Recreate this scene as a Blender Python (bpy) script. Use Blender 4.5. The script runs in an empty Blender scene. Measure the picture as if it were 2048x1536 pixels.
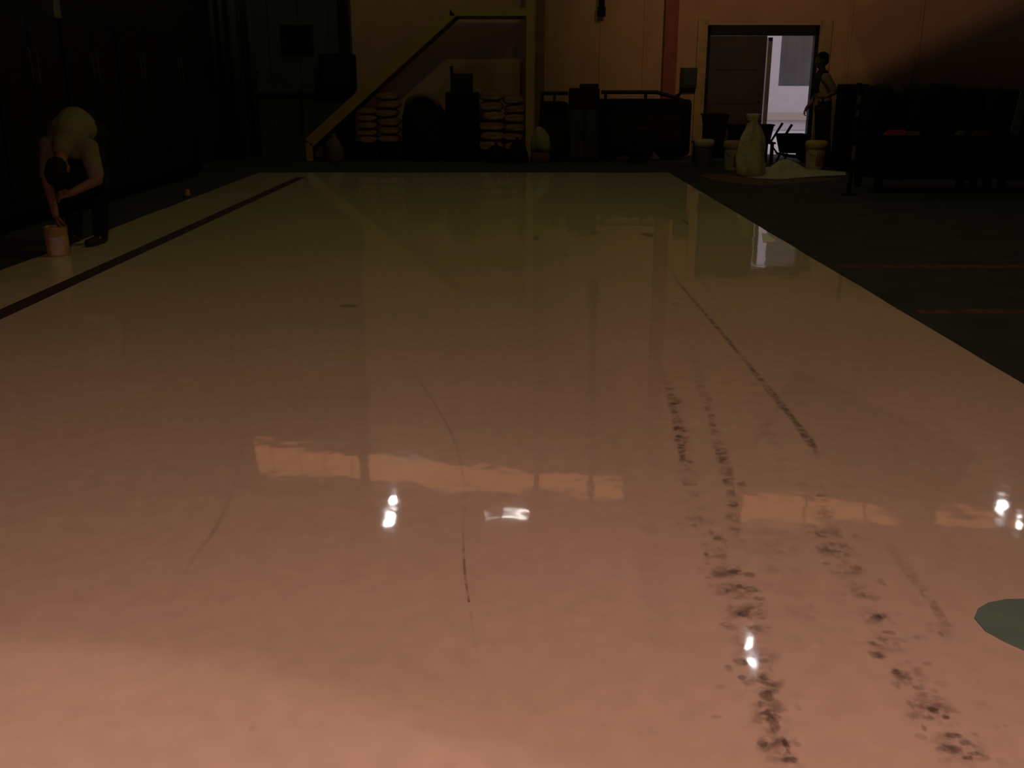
import bpy, bmesh, math, random
from mathutils import Vector, Matrix, noise

SC = bpy.context.scene
COL = SC.collection
V = Vector

# ------------------------------------------------------------------ camera
F_PX = 1970.0                       # focal length in pixels of the 2048 x 1536 frame
CAM_H = 1.35
PITCH = math.atan2(607.0, F_PX)     # horizon 607 px above the middle of the frame
cam_d = bpy.data.cameras.new('camera')
cam_d.sensor_fit = 'HORIZONTAL'
cam_d.sensor_width = 36.0
cam_d.lens = 36.0 * F_PX / 2048.0
cam_d.clip_end = 200
cam = bpy.data.objects.new('camera', cam_d)
COL.objects.link(cam)
cam.location = (0, 0, CAM_H)
cam.rotation_euler = (math.pi / 2 - PITCH, 0, 0)
SC.camera = cam

# ------------------------------------------------------------------ world (dull daylight outside) and exposure
world = bpy.data.worlds.new('dusk_sky')
SC.world = world
world.use_nodes = True
bgn = world.node_tree.nodes['Background']
bgn.inputs[0].default_value = (0.90, 0.86, 0.97, 1)
bgn.inputs[1].default_value = 0.95
SC.view_settings.view_transform = 'Standard'
SC.view_settings.look = 'None'
SC.view_settings.exposure = 0.0
SC.view_settings.gamma = 1.0
SC.view_settings.use_curve_mapping = False
SC.cycles.transparent_max_bounces = 48      # many thin layers of rubber marks lie over each other

# ------------------------------------------------------------------ main lights (their lamp bodies are built further down)
def lamp_light(name, kind, loc, power, color, radius=0.1, target=None, angle=90, blend=0.3):
    d = bpy.data.lights.new(name, kind)
    d.energy = power
    d.color = color
    d.shadow_soft_size = radius
    o = bpy.data.objects.new(name, d)
    COL.objects.link(o)
    o.location = loc
    if kind == 'SPOT':
        d.spot_size = math.radians(angle)
        d.spot_blend = blend
        o.rotation_euler = (V(target) - V(loc)).to_track_quat('-Z', 'Y').to_euler()
    return o

# ------------------------------------------------------------------ pixel of the photograph -> place in the hall
CP, SP = math.cos(PITCH), math.sin(PITCH)
def ray(px, py):
    dx = (px - 1024.0) / F_PX
    dy = -(py - 768.0) / F_PX
    return V((dx, CP + dy * SP, -SP + dy * CP))
def at(px, py, y):                  # the point at depth y
    d = ray(px, py)
    t = y / d.y
    return V((d.x * t, y, CAM_H + d.z * t))
def gp(px, py, z=0.0):              # the point on the floor
    d = ray(px, py)
    t = (z - CAM_H) / d.z
    return V((d.x * t, d.y * t, z))
def mirror_at(px, py, h):           # the point at height h seen reflected in the floor
    d = ray(px, py)
    t = (h + CAM_H) / -d.z
    return V((d.x * t, d.y * t, h))

# ------------------------------------------------------------------ working lights of the hall
HL = 6.5
KEY_POS = V((0.1, -0.85, 3.1))
key_light = lamp_light('work_light', 'SPOT', KEY_POS, 545, (1.0, 0.515, 0.475), 0.10, KEY_POS + V((0, math.sin(math.radians(34)), -math.cos(math.radians(34)))), 104, 0.55)
SIDE_POS = V((-1.45, -0.45, 3.0))
side_light = lamp_light('side_work_light', 'SPOT', SIDE_POS, 112, (1.0, 0.60, 0.58), 0.06, (-1.45, -0.40, 0), 82, 0.06)
WALL_POS = V((3.4, 13.4, 5.4))
wall_light = lamp_light('wall_wash_light', 'SPOT', WALL_POS, 190, (1.0, 0.60, 0.38), 0.07, (5.4, 19.0, 3.0), 92, 0.8)
MID_POS = V((0.8, 9.1, 6.7))
mid_light = lamp_light('hall_light', 'POINT', MID_POS, 96, (0.96, 1.0, 0.16), 0.08)

# ------------------------------------------------------------------ materials
MATS = {}
def mat(name, col, rough=0.7, metal=0.0, vary=0.25, scale=6.0, col2=None, spec=0.5, emit=None, bump=0.0, bscale=30.0, coat=0.0):
    if name in MATS:
        return MATS[name]
    m = bpy.data.materials.new(name)
    m.use_nodes = True
    nt = m.node_tree
    p = nt.nodes['Principled BSDF']
    tc = nt.nodes.new('ShaderNodeTexCoord')
    n = nt.nodes.new('ShaderNodeTexNoise')
    n.inputs['Scale'].default_value = scale
    n.inputs['Detail'].default_value = 5
    nt.links.new(tc.outputs['Object'], n.inputs['Vector'])
    r = nt.nodes.new('ShaderNodeValToRGB')
    c2 = col2 or tuple(c * (1 - vary) for c in col)
    r.color_ramp.elements[0].position = 0.35
    r.color_ramp.elements[1].position = 0.65
    r.color_ramp.elements[0].color = (*c2, 1)
    r.color_ramp.elements[1].color = (*col, 1)
    nt.links.new(n.outputs['Fac'], r.inputs['Fac'])
    nt.links.new(r.outputs['Color'], p.inputs['Base Color'])
    p.inputs['Roughness'].default_value = rough
    p.inputs['Metallic'].default_value = metal
    p.inputs['Specular IOR Level'].default_value = spec
    p.inputs['Coat Weight'].default_value = coat
    if bump:
        n2 = nt.nodes.new('ShaderNodeTexNoise')
        n2.inputs['Scale'].default_value = bscale
        nt.links.new(tc.outputs['Object'], n2.inputs['Vector'])
        b = nt.nodes.new('ShaderNodeBump')
        b.inputs['Strength'].default_value = bump
        b.inputs['Distance'].default_value = 0.02
        nt.links.new(n2.outputs['Fac'], b.inputs['Height'])
        nt.links.new(b.outputs['Normal'], p.inputs['Normal'])
    if emit:
        p.inputs['Emission Color'].default_value = (*emit[:3], 1)
        p.inputs['Emission Strength'].default_value = emit[3]
    MATS[name] = m
    return m

M_CONCRETE = mat('dark_concrete', (0.032, 0.036, 0.032), 0.85, vary=0.35, scale=3, spec=0.2)
M_WALL = mat('ochre_wall_paint', (0.42, 0.235, 0.135), 0.85, vary=0.12, scale=2.2, spec=0.2)
M_WALL_DARK = mat('grey_olive_wall', (0.075, 0.075, 0.06), 0.9, vary=0.3, scale=2, spec=0.2)
M_WALL_RED = mat('red_brown_column', (0.26, 0.075, 0.055), 0.8, spec=0.2)
M_BLACKWALL = mat('black_sheet_wall', (0.018, 0.017, 0.016), 0.85, spec=0.15)
M_CEIL = mat('dark_roof_sheet', (0.10, 0.07, 0.055), 0.9, spec=0.15)
M_YELLOW = mat('yellow_paint', (0.40, 0.245, 0.07), 0.55, vary=0.15, spec=0.3)
M_DARKSTEEL = mat('dark_steel', (0.012, 0.012, 0.013), 0.65, vary=0.3, spec=0.15)
M_BLACK = mat('black_paint', (0.006, 0.006, 0.007), 0.8, spec=0.1)
M_BLACKPLASTIC = mat('black_plastic', (0.007, 0.007, 0.008), 0.6, spec=0.15)
M_OLIVE = mat('olive_paint', (0.034, 0.035, 0.022), 0.6, spec=0.3)
M_BROWNDARK = mat('dark_brown', (0.022, 0.014, 0.010), 0.7, spec=0.2)
M_TARP = mat('dark_tarpaulin', (0.014, 0.013, 0.011), 0.8, bump=0.6, bscale=9, spec=0.1)
M_TARPRIM = mat('pale_tarpaulin_rim', (0.14, 0.085, 0.055), 0.8, bump=0.4, spec=0.2)
M_SACK = mat('cream_sack_paper', (0.34, 0.175, 0.105), 0.85, vary=0.3, scale=9, bump=0.5, bscale=22, spec=0.2)
M_WHITESACK = mat('white_woven_sack', (0.48, 0.42, 0.27), 0.8, vary=0.25, scale=5, bump=0.6, bscale=16, spec=0.2)
M_WOOD = mat('dark_pallet_wood', (0.022, 0.015, 0.011), 0.9, spec=0.2)
M_PAIL = mat('white_pail_plastic', (0.36, 0.30, 0.20), 0.5, vary=0.15, spec=0.4)
M_PAILBAND = mat('yellow_pail_band', (0.34, 0.24, 0.06), 0.6)
M_PAILRED = mat('red_pail_label', (0.22, 0.06, 0.04), 0.6)
M_ORANGE = mat('orange_plastic', (0.38, 0.13, 0.025), 0.5)
M_POWDER = mat('pale_powder', (0.46, 0.46, 0.30), 0.95, vary=0.2, scale=12, bump=0.5, bscale=25, spec=0.1)
M_DUST = mat('brown_dust', (0.14, 0.08, 0.055), 0.95, spec=0.1)
M_SKIN = mat('dark_skin', (0.20, 0.095, 0.05), 0.6, vary=0.12, scale=14, spec=0.35)
M_SKINB = mat('deep_skin', (0.075, 0.038, 0.024), 0.6, vary=0.12, scale=14, spec=0.35)
M_HAIR = mat('black_hair', (0.008, 0.007, 0.007), 0.8, bump=0.5, bscale=60, spec=0.2)
M_SHIRT = mat('pale_khaki_shirt', (0.20, 0.16, 0.10), 0.9, vary=0.2, scale=6, bump=0.5, bscale=12, spec=0.1)
M_SHIRTB = mat('faded_beige_shirt', (0.19, 0.15, 0.10), 0.9, vary=0.2, scale=6, bump=0.4, bscale=12, spec=0.1)
M_TROUSER = mat('black_trousers', (0.014, 0.014, 0.018), 0.9, bump=0.4, bscale=14, spec=0.1)
M_BOOT = mat('black_boot', (0.012, 0.011, 0.010), 0.6, spec=0.25)
M_EYE = mat('eye_white', (0.6, 0.56, 0.5), 0.4)
M_LIP = mat('lip', (0.16, 0.06, 0.045), 0.5)
M_RED = mat('red_cloth', (0.40, 0.05, 0.05), 0.85, spec=0.1)
M_BEIGE = mat('beige_cloth', (0.16, 0.11, 0.06), 0.85, spec=0.1)
M_STEELPOST = mat('worn_steel', (0.06, 0.05, 0.04), 0.6, metal=0.2)
M_GREYBOX = mat('grey_carton', (0.13, 0.12, 0.13), 0.8, spec=0.15)
M_RUBBLE = mat('reddish_rubble', (0.13, 0.06, 0.045), 0.9, bump=0.6, bscale=20, spec=0.1)
M_TEAL = mat('teal_green_paint', (0.12, 0.215, 0.16), 0.45, vary=0.2, spec=0.3)
M_JOINT = mat('dark_joint_filler', (0.045, 0.022, 0.018), 0.7, spec=0.2)
M_LINE = mat('worn_orange_line_paint', (0.12, 0.055, 0.025), 0.8, vary=0.6, scale=9, spec=0.2)
M_CURTAIN = mat('blue_grey_sheet', (0.36, 0.45, 0.54), 0.8, vary=0.25, scale=1.5, spec=0.15)
M_OUTWALL = mat('white_outside_wall', (0.62, 0.57, 0.60), 0.9, vary=0.06, spec=0.1)
M_OUTBAND = mat('tan_wall_band', (0.50, 0.44, 0.38), 0.9, vary=0.06, spec=0.1)
M_YARD = mat('pale_yard_concrete', (0.58, 0.54, 0.56), 0.9, vary=0.1, spec=0.1)
M_DOORDARK = mat('brown_black_door', (0.060, 0.042, 0.040), 0.55, vary=0.3, scale=2, spec=0.35)
M_DOORFRAME = mat('black_door_frame', (0.012, 0.011, 0.011), 0.7, spec=0.2)
M_DOOREDGE = mat('grey_door_edge', (0.20, 0.165, 0.145), 0.6)
M_GLASSDARK = mat('dark_glass', (0.008, 0.008, 0.010), 0.15, spec=0.5)
M_PIPE = mat('grey_pipe', (0.05, 0.05, 0.046), 0.7, spec=0.2)
M_WHITEPATCH = mat('flat_white', (0.85, 0.82, 0.74), 0.8, vary=0.05)
M_GREENTAG = mat('green_tag', (0.16, 0.42, 0.16), 0.6)
M_GIRDER = mat('orange_girder_paint', (0.75, 0.33, 0.10), 0.6, vary=0.1)
M_HOUSING = mat('grey_lamp_housing', (0.30, 0.30, 0.30), 0.4, metal=0.5)
M_BULB = mat('glowing_bulb', (1, 1, 1), 0.5, vary=0, emit=(1.0, 0.95, 0.92, 60))
M_TUBE = mat('glowing_tube', (1, 1, 1), 0.5, vary=0, emit=(1.0, 0.95, 0.90, 13))
M_TUBEDIM = mat('dim_glowing_tube', (1, 1, 1), 0.5, vary=0, emit=(1.0, 0.92, 0.82, 3))

# ------------------------------------------------------------------ mesh builder
class MB:
    def __init__(self):
        self.bm = bmesh.new()
    def box(self, c, s, rot=None, bevel=0.0):
        r = bmesh.ops.create_cube(self.bm, size=1.0)
        vs = r['verts']
        m = Matrix.Translation(V(c)) @ (rot.to_4x4() if rot else Matrix.Identity(4)) @ Matrix.Diagonal((*s, 1))
        bmesh.ops.transform(self.bm, matrix=m, verts=vs)
        if bevel:
            es = list({e for v in vs for e in v.link_edges})
            bmesh.ops.bevel(self.bm, geom=es, offset=bevel, segments=2, affect='EDGES', profile=0.6)
        return self
    def bar(self, a, b, w, h, up=(0, 0, 1), bevel=0.0):
        a, b = V(a), V(b)
        d = (b - a)
        L = d.length
        d.normalize()
        s = d.cross(V(up))
        if s.length < 1e-4:
            s = V((1, 0, 0))
        s.normalize()
        u = s.cross(d)
        rot = Matrix((s, d, u)).transposed()
        return self.box((a + b) / 2, (w, L, h), rot, bevel)
    def tube(self, pts, r, n=12, cap=True):
        pts = [V(p) for p in pts]
        rs = r if isinstance(r, (list, tuple)) else [r] * len(pts)
        rings = []
        ref = V((0, 0, 1))
        for i, p in enumerate(pts):
            d = (pts[min(i + 1, len(pts) - 1)] - pts[max(i - 1, 0)]).normalized()
            s = d.cross(ref)
            if s.length < 0.05:
                s = d.cross(V((1, 0, 0)))
            s.normalize()
            u = s.cross(d)
            rings.append([self.bm.verts.new(p + (s * math.cos(2 * math.pi * k / n) + u * math.sin(2 * math.pi * k / n)) * rs[i]) for k in range(n)])
        for a, b in zip(rings, rings[1:]):
            for k in range(n):
                self.bm.faces.new((a[k], a[(k + 1) % n], b[(k + 1) % n], b[k]))
        if cap:
            self.bm.faces.new(rings[0][::-1])
            self.bm.faces.new(rings[-1])
        return self
    def lathe(self, c, prof, n=28, closed_top=True, closed_bottom=True):
        c = V(c)
        rings = []
        for r, z in prof:
            rings.append([self.bm.verts.new(c + V((r * math.cos(2 * math.pi * k / n), r * math.sin(2 * math.pi * k / n), z))) for k in range(n)])
        for a, b in zip(rings, rings[1:]):
            for k in range(n):
                self.bm.faces.new((a[k], a[(k + 1) % n], b[(k + 1) % n], b[k]))
        if closed_bottom:
            self.bm.faces.new(rings[0][::-1])
        if closed_top:
            self.bm.faces.new(rings[-1])
        return self
    def prism(self, pts, z0, z1):
        lo = [self.bm.verts.new((p[0], p[1], z0)) for p in pts]
        hi = [self.bm.verts.new((p[0], p[1], z1)) for p in pts]
        n = len(pts)
        self.bm.faces.new(lo[::-1])
        self.bm.faces.new(hi)
        for k in range(n):
            self.bm.faces.new((lo[k], lo[(k + 1) % n], hi[(k + 1) % n], hi[k]))
        return self
    def capsule(self, a, b, ra, rb, n=14, m=5):
        a, b = V(a), V(b)
        d = b - a
        L = max(d.length, 1e-4)
        d.normalize()
        s = d.cross(V((0, 0, 1)))
        if s.length < 0.05:
            s = d.cross(V((1, 0, 0)))
        s.normalize()
        u = s.cross(d)
        prof = []
        for i in range(m + 1):
            t = math.pi / 2 * i / m
            prof.append((max(ra * math.sin(t), 1e-4), -ra * math.cos(t)))
        for i in range(m + 1):
            t = math.pi / 2 * i / m
            prof.append((max(rb * math.cos(t), 1e-4), L + rb * math.sin(t)))
        rings = [[self.bm.verts.new(a + d * z + (s * math.cos(2 * math.pi * k / n) + u * math.sin(2 * math.pi * k / n)) * r) for k in range(n)] for r, z in prof]
        for x, y in zip(rings, rings[1:]):
            for k in range(n):
                self.bm.faces.new((x[k], x[(k + 1) % n], y[(k + 1) % n], y[k]))
        self.bm.faces.new(rings[0][::-1])
        self.bm.faces.new(rings[-1])
        return self
    def chain(self, pts, rs):
        for i in range(len(pts) - 1):
            self.capsule(pts[i], pts[i + 1], rs[i], rs[i + 1])
        return self
    def ell(self, c, r, rot=None, seg=20):
        x = bmesh.ops.create_uvsphere(self.bm, u_segments=seg, v_segments=seg // 2 + 2, radius=1.0)
        m = Matrix.Translation(V(c)) @ (rot.to_4x4() if rot else Matrix.Identity(4)) @ Matrix.Diagonal((*r, 1))
        bmesh.ops.transform(self.bm, matrix=m, verts=x['verts'])
        return self
    def build(self, name, m, parent=None, smooth=False, voxel=0.0, base=None, relax=2):
        me = bpy.data.meshes.new(name)
        bmesh.ops.recalc_face_normals(self.bm, faces=self.bm.faces)
        org = V(base) if base is not None else V((0, 0, 0))
        if parent is not None:
            org = parent.matrix_basis.translation.copy()
            pp = parent.parent
            while pp is not None:
                org += pp.matrix_basis.translation
                pp = pp.parent
        if org.length > 0:
            bmesh.ops.translate(self.bm, vec=-org, verts=self.bm.verts)
        self.bm.to_mesh(me)
        self.bm.free()
        me.materials.append(m)
        o = bpy.data.objects.new(name, me)
        COL.objects.link(o)
        if parent is not None:
            o.parent = parent
        else:
            o.location = org
        if smooth or voxel:
            for p in me.polygons:
                p.use_smooth = True
        if voxel:
            r = o.modifiers.new('remesh', 'REMESH')
            r.mode = 'VOXEL'
            r.voxel_size = voxel
            r.use_smooth_shade = True
            s = o.modifiers.new('smooth', 'SMOOTH')
            s.factor = 0.5
            s.iterations = relax
        return o

def thing(name, label, cat, loc, group=None):
    o = bpy.data.objects.new(name, None)
    o.empty_display_size = 0.1
    COL.objects.link(o)
    o.location = loc
    return tag(o, label, cat, group)
def tag(o, label, cat, group=None, kind=None):
    o['label'] = label
    o['category'] = cat
    if group:
        o['group'] = group
    if kind:
        o['kind'] = kind
    return o
def struct(o):
    o['kind'] = 'structure'
    return o

# ================================================================== SETTING
X0, X1, Y0, YW, HC = -5.25, 14.5, -6.0, 19.0, 8.4
dl, dr = at(1416, 60, YW).x, at(1640, 60, YW).x            # door opening
dtop = at(1530, 50, YW).z

struct(MB().box(((X0 + X1) / 2, (Y0 + YW) / 2, -0.1), (X1 - X0 + 0.6, YW - Y0 + 0.6, 0.2)).build('floor', M_CONCRETE))
struct(MB().box(((X0 + X1) / 2, (Y0 + YW) / 2, HC + 0.1), (X1 - X0 + 0.6, YW - Y0 + 0.6, 0.2)).build('ceiling', M_CEIL))
struct(MB().box((X0 - 0.1, (Y0 + YW) / 2, HC / 2), (0.2, YW - Y0 + 0.6, HC)).build('wall_left', M_BLACKWALL))
struct(MB().box((X1 + 0.1, (Y0 + YW) / 2, HC / 2), (0.2, YW - Y0 + 0.6, HC)).build('wall_right', M_CEIL))
struct(MB().box(((X0 + X1) / 2, Y0 - 0.1, HC / 2), (X1 - X0, 0.2, HC)).build('wall_front', M_CEIL))

# back wall: darker panel towards the corner, ochre beside the door, opening left for the door
xm = at(705, 100, YW).x
wb = MB()
wb.box(((xm + dl) / 2, YW + 0.1, HC / 2), (dl - xm, 0.2, HC))
wb.box(((dl + dr) / 2, YW + 0.1, (dtop + HC) / 2), (dr - dl, 0.2, HC - dtop))
wb.box(((dr + X1) / 2, YW + 0.1, HC / 2), (X1 - dr, 0.2, HC))
for px in (1203, 1700, 1290, 1840):
    x = at(px, 60, YW).x
    wb.box((x, YW - 0.012, HC / 2), (0.05, 0.024, HC))
struct(wb.build('wall_back', M_WALL))
ws = MB()
ws.box(((X0 + xm) / 2, YW + 0.1, HC / 2), (xm - X0, 0.2, HC))
x = X0 + 0.3
while x < xm - 0.1:
    ws.box((x, YW - 0.01, HC / 2), (0.04, 0.02, HC))
    x += 0.55
struct(ws.build('wall_back_left', M_WALL_DARK))

def pilaster(name, px, w, d, m, h=HC):
    x = at(px, 120, YW).x
    struct(MB().box((x, YW - d / 2, h / 2), (w, d, h), bevel=0.008).build(name, m))
pilaster('trim_1', 1338, 0.24, 0.14, M_WALL_RED)
pilaster('trim_2', 693, 0.16, 0.12, M_BLACKWALL)
pilaster('trim_3', 1080, 0.16, 0.06, mat('brown_pilaster', (0.20, 0.10, 0.06), 0.85, spec=.2))
# ledge on the dark corner part of the wall
p0, p1 = at(500, 187, YW), at(640, 187, YW)
struct(MB().box(((p0.x + p1.x) / 2, YW - 0.05, p0.z), (p1.x - p0.x, 0.1, 0.06), bevel=0.006).build('trim_4', M_BLACKWALL))
# door casing
cs = MB()
cs.box((dl - 0.10, YW - 0.03, (dtop + 0.1) / 2), (0.18, 0.06, dtop + 0.1), bevel=0.01)
cs.box((dr + 0.11, YW - 0.03, (dtop + 0.1) / 2), (0.20, 0.06, dtop + 0.1), bevel=0.01)
struct(cs.build('trim_5', mat('yellowed_casing', (0.38, 0.25, 0.10), 0.8, spec=0.2)))

# dark square window on the corner part
w0, w1 = at(566, 52, YW), at(626, 104, YW)
win = struct(MB().box(((w0.x + w1.x) / 2, YW - 0.012, (w0.z + w1.z) / 2), (w1.x - w0.x, 0.02, w0.z - w1.z)).build('window_1', M_GLASSDARK))
wf = MB()
for zz in (w0.z, w1.z):
    wf.box(((w0.x + w1.x) / 2, YW - 0.03, zz), (w1.x - w0.x + 0.06, 0.05, 0.05))
for xx in (w0.x, w1.x):
    wf.box((xx, YW - 0.03, (w0.z + w1.z) / 2), (0.05, 0.05, w0.z - w1.z))
wf.build('window_frame', M_BLACKWALL, win)

# door: fixed dark leaf, black frame, open leaf turned outwards
door = MB()
fx = at(1537, 60, YW).x
fr = at(1632, 60, YW).x
door.box(((dl + dr) / 2, YW + 0.08, dtop - 0.09), (dr - dl, 0.14, 0.18), bevel=0.006)
door.box((dl + 0.03, YW + 0.08, dtop / 2), (0.06, 0.14, dtop), bevel=0.006)
door.box(((dr + fr) / 2, YW + 0.08, dtop / 2), (dr - fr, 0.14, dtop), bevel=0.006)
door_o = struct(door.build('door_1', M_DOORFRAME))
leaf = MB()
leaf.box(((dl + fx) / 2 + 0.03, YW + 0.06, (dtop - 0.18) / 2), (fx - dl - 0.06, 0.05, dtop - 0.19), bevel=0.006)
for zz in (0.35, 0.95, 1.55):
    leaf.box(((dl + fx) / 2 + 0.03, YW + 0.032, zz + 0.2), (fx - dl - 0.3, 0.015, 0.42), bevel=0.006)
leaf.build('door_leaf', M_DOORDARK, door_o)
e0, e1 = at(1535, 100, YW + .15).x, at(1546, 100, YW + .15).x
MB().box(((e0 + e1) / 2, YW + 0.32, (dtop - 0.19) / 2), (e1 - e0 - .02, 0.30, dtop - 0.22), bevel=0.005).build('open_leaf', M_DOOREDGE, door_o)
MB().tube([(fx - 0.09, YW + 0.02, 1.0), (fx - 0.09, YW - 0.03, 1.0), (fx - 0.09, YW - 0.03, 1.14), (fx - 0.09, YW + 0.02, 1.14)], 0.012).build('door_handle', M_STEELPOST, door_o)

# yard outside the door
struct(MB().box((5.5, 26.2, -0.06), (22, 14.0, 0.1)).build('floor_yard', M_YARD))
yw = MB()
yw.box((6.0, 29.0, 2.5), (16, 0.2, 5.0))
struct(yw.build('wall_yard', M_OUTWALL))
zb0, zb1 = at(1580, 226, 28.88).z, at(1580, 240, 28.88).z
struct(MB().box((6.0, 28.86, (zb0 + zb1) / 2), (16, 0.06, zb0 - zb1)).build('trim_6', M_OUTBAND))
c0, c1 = at(1562, 100, 21.0), at(1700, 172, 21.0)
cu = MB()
nseg = 18
for k in range(nseg):
    xa = c0.x + (c1.x + 0.5 - c0.x) * k / nseg
    xb = c0.x + (c1.x + 0.5 - c0.x) * (k + 1) / nseg
    ya, yb = 21.0 + 0.02 * math.sin(k * 1.7), 21.0 + 0.02 * math.sin((k + 1) * 1.7)
    vs = [cu.bm.verts.new(p) for p in ((xa, ya, c1.z), (xb, yb, c1.z), (xb, yb, 3.4), (xa, ya, 3.4), (xa, ya + .02, c1.z), (xb, yb + .02, c1.z), (xb, yb + .02, 3.4), (xa, ya + .02, 3.4))]
    for f in ((0, 1, 2, 3), (7, 6, 5, 4), (0, 4, 5, 1), (3, 2, 6, 7), (0, 3, 7, 4), (1, 5, 6, 2)):
        cu.bm.faces.new([vs[i] for i in f])
cur = thing('hanging_sheet', 'blue grey sheet hanging outside the open doorway above the bright wall', 'sheet', (c0.x, 21.0, 3.4))
cu.build('sheet', M_CURTAIN, cur)
MB().tube([(c0.x - 0.1, 21.01, 3.42), (c1.x + 0.6, 21.01, 3.42)], 0.025).build('rail', M_DARKSTEEL, cur)
for xx in (c0.x + 2.45, c1.x + 0.55):
    MB().tube([(xx, 21.01, -0.01), (xx, 21.01, 3.42)], 0.03).build('post', M_DARKSTEEL, cur)

# ------------------------------------------------------------------ glossy pale floor coating with its marks
def coat_material():
    m = bpy.data.materials.new('pale_epoxy_coating')
    m.use_nodes = True
    nt = m.node_tree
    p = nt.nodes['Principled BSDF']
    tc = nt.nodes.new('ShaderNodeTexCoord')
    n1 = nt.nodes.new('ShaderNodeTexNoise')
    n1.inputs['Scale'].default_value = 0.55
    n1.inputs['Detail'].default_value = 3
    nt.links.new(tc.outputs['Object'], n1.inputs['Vector'])
    r1 = nt.nodes.new('ShaderNodeValToRGB')
    r1.color_ramp.elements[0].position = 0.35
    r1.color_ramp.elements[1].position = 0.65
    r1.color_ramp.elements[0].color = (0.56, 0.49, 0.33, 1)
    r1.color_ramp.elements[1].color = (0.63, 0.52, 0.38, 1)
    nt.links.new(n1.outputs['Fac'], r1.inputs['Fac'])
    n2 = nt.nodes.new('ShaderNodeTexNoise')
    n2.inputs['Scale'].default_value = 14
    n2.inputs['Detail'].default_value = 4
    nt.links.new(tc.outputs['Object'], n2.inputs['Vector'])
    mx = nt.nodes.new('ShaderNodeMixRGB')
    mx.blend_type = 'MULTIPLY'
    mx.inputs[0].default_value = 0.22
    nt.links.new(r1.outputs['Color'], mx.inputs[1])
    nt.links.new(n2.outputs['Fac'], mx.inputs[2])
    nt.links.new(mx.outputs['Color'], p.inputs['Base Color'])
    p.inputs['Roughness'].default_value = 0.038
    p.inputs['Specular IOR Level'].default_value = 0.5
    mp = nt.nodes.new('ShaderNodeMapping')
    mp.inputs['Scale'].default_value = (1.0, 0.8, 1.0)
    nt.links.new(tc.outputs['Object'], mp.inputs['Vector'])
    n3 = nt.nodes.new('ShaderNodeTexNoise')
    n3.inputs['Scale'].default_value = 5.0
    n3.inputs['Detail'].default_value = 2
    nt.links.new(mp.outputs['Vector'], n3.inputs['Vector'])
    b = nt.nodes.new('ShaderNodeBump')
    b.inputs['Strength'].default_value = 0.25
    b.inputs['Distance'].default_value = 0.004
    nt.links.new(n3.outputs['Fac'], b.inputs['Height'])
    nt.links.new(b.outputs['Normal'], p.inputs['Normal'])
    return m
def mark_material():
    m = bpy.data.materials.new('tyre_rubber_mark')
    m.use_nodes = True
    nt = m.node_tree
    p = nt.nodes['Principled BSDF']
    p.inputs['Base Color'].default_value = (0.06, 0.036, 0.031, 1)
    p.inputs['Roughness'].default_value = 0.6
    p.inputs['Specular IOR Level'].default_value = 0.2
    at_ = nt.nodes.new('ShaderNodeAttribute')
    at_.attribute_name = 'mark'
    sep = nt.nodes.new('ShaderNodeSeparateColor')
    nt.links.new(at_.outputs['Color'], sep.inputs['Color'])
    tc = nt.nodes.new('ShaderNodeTexCoord')
    n = nt.nodes.new('ShaderNodeTexNoise')
    n.inputs['Scale'].default_value = 26
    n.inputs['Detail'].default_value = 5
    n.inputs['Roughness'].default_value = 0.65
    nt.links.new(tc.outputs['Object'], n.inputs['Vector'])
    ng = nt.nodes.new('ShaderNodeTexNoise')
    ng.inputs['Scale'].default_value = 4
    nt.links.new(tc.outputs['Object'], ng.inputs['Vector'])
    mr = nt.nodes.new('ShaderNodeMapRange')
    mr.inputs['From Min'].default_value = 0.40
    mr.inputs['From Max'].default_value = 0.58
    nt.links.new(n.outputs['Fac'], mr.inputs['Value'])
    mg = nt.nodes.new('ShaderNodeMapRange')
    mg.inputs['From Min'].default_value = 0.35
    mg.inputs['From Max'].default_value = 0.6
    mg.inputs['To Min'].default_value = 0.55
    nt.links.new(ng.outputs['Fac'], mg.inputs['Value'])
    # blend between blotchy (green channel 0) and solid (green channel 1)
    mixs = nt.nodes.new('ShaderNodeMix')
    mixs.data_type = 'FLOAT'
    nt.links.new(sep.outputs['Green'], mixs.inputs['Factor'])
    nt.links.new(mr.outputs['Result'], mixs.inputs['A'])
    mixs.inputs['B'].default_value = 0.8
    mu = nt.nodes.new('ShaderNodeMath')
    mu.operation = 'MULTIPLY'
    nt.links.new(mixs.outputs['Result'], mu.inputs[0])
    nt.links.new(sep.outputs['Red'], mu.inputs[1])
    mu2 = nt.nodes.new('ShaderNodeMath')
    mu2.operation = 'MULTIPLY'
    nt.links.new(mu.outputs[0], mu2.inputs[0])
    nt.links.new(mg.outputs['Result'], mu2.inputs[1])
    mu3 = nt.nodes.new('ShaderNodeMath')
    mu3.operation = 'MULTIPLY'
    mu3.use_clamp = True
    mu3.inputs[1].default_value = 1.4
    nt.links.new(mu2.outputs[0], mu3.inputs[0])
    tr = nt.nodes.new('ShaderNodeBsdfTransparent')
    ms = nt.nodes.new('ShaderNodeMixShader')
    out = nt.nodes['Material Output']
    nt.links.new(mu3.outputs[0], ms.inputs['Fac'])
    nt.links.new(tr.outputs[0], ms.inputs[1])
    nt.links.new(p.outputs[0], ms.inputs[2])
    nt.links.new(ms.outputs[0], out.inputs['Surface'])
    return m

rng = random.Random(7)
coat = MB()
eR0, eR1 = gp(2048, 770), gp(1345, 350)
sR = (eR1.x - eR0.x) / (eR1.y - eR0.y)
eL0, eL1 = gp(0, 543), gp(415, 385)
sL = (eL1.x - eL0.x) / (eL1.y - eL0.y)
ny = 60
YF = 15.35
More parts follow.
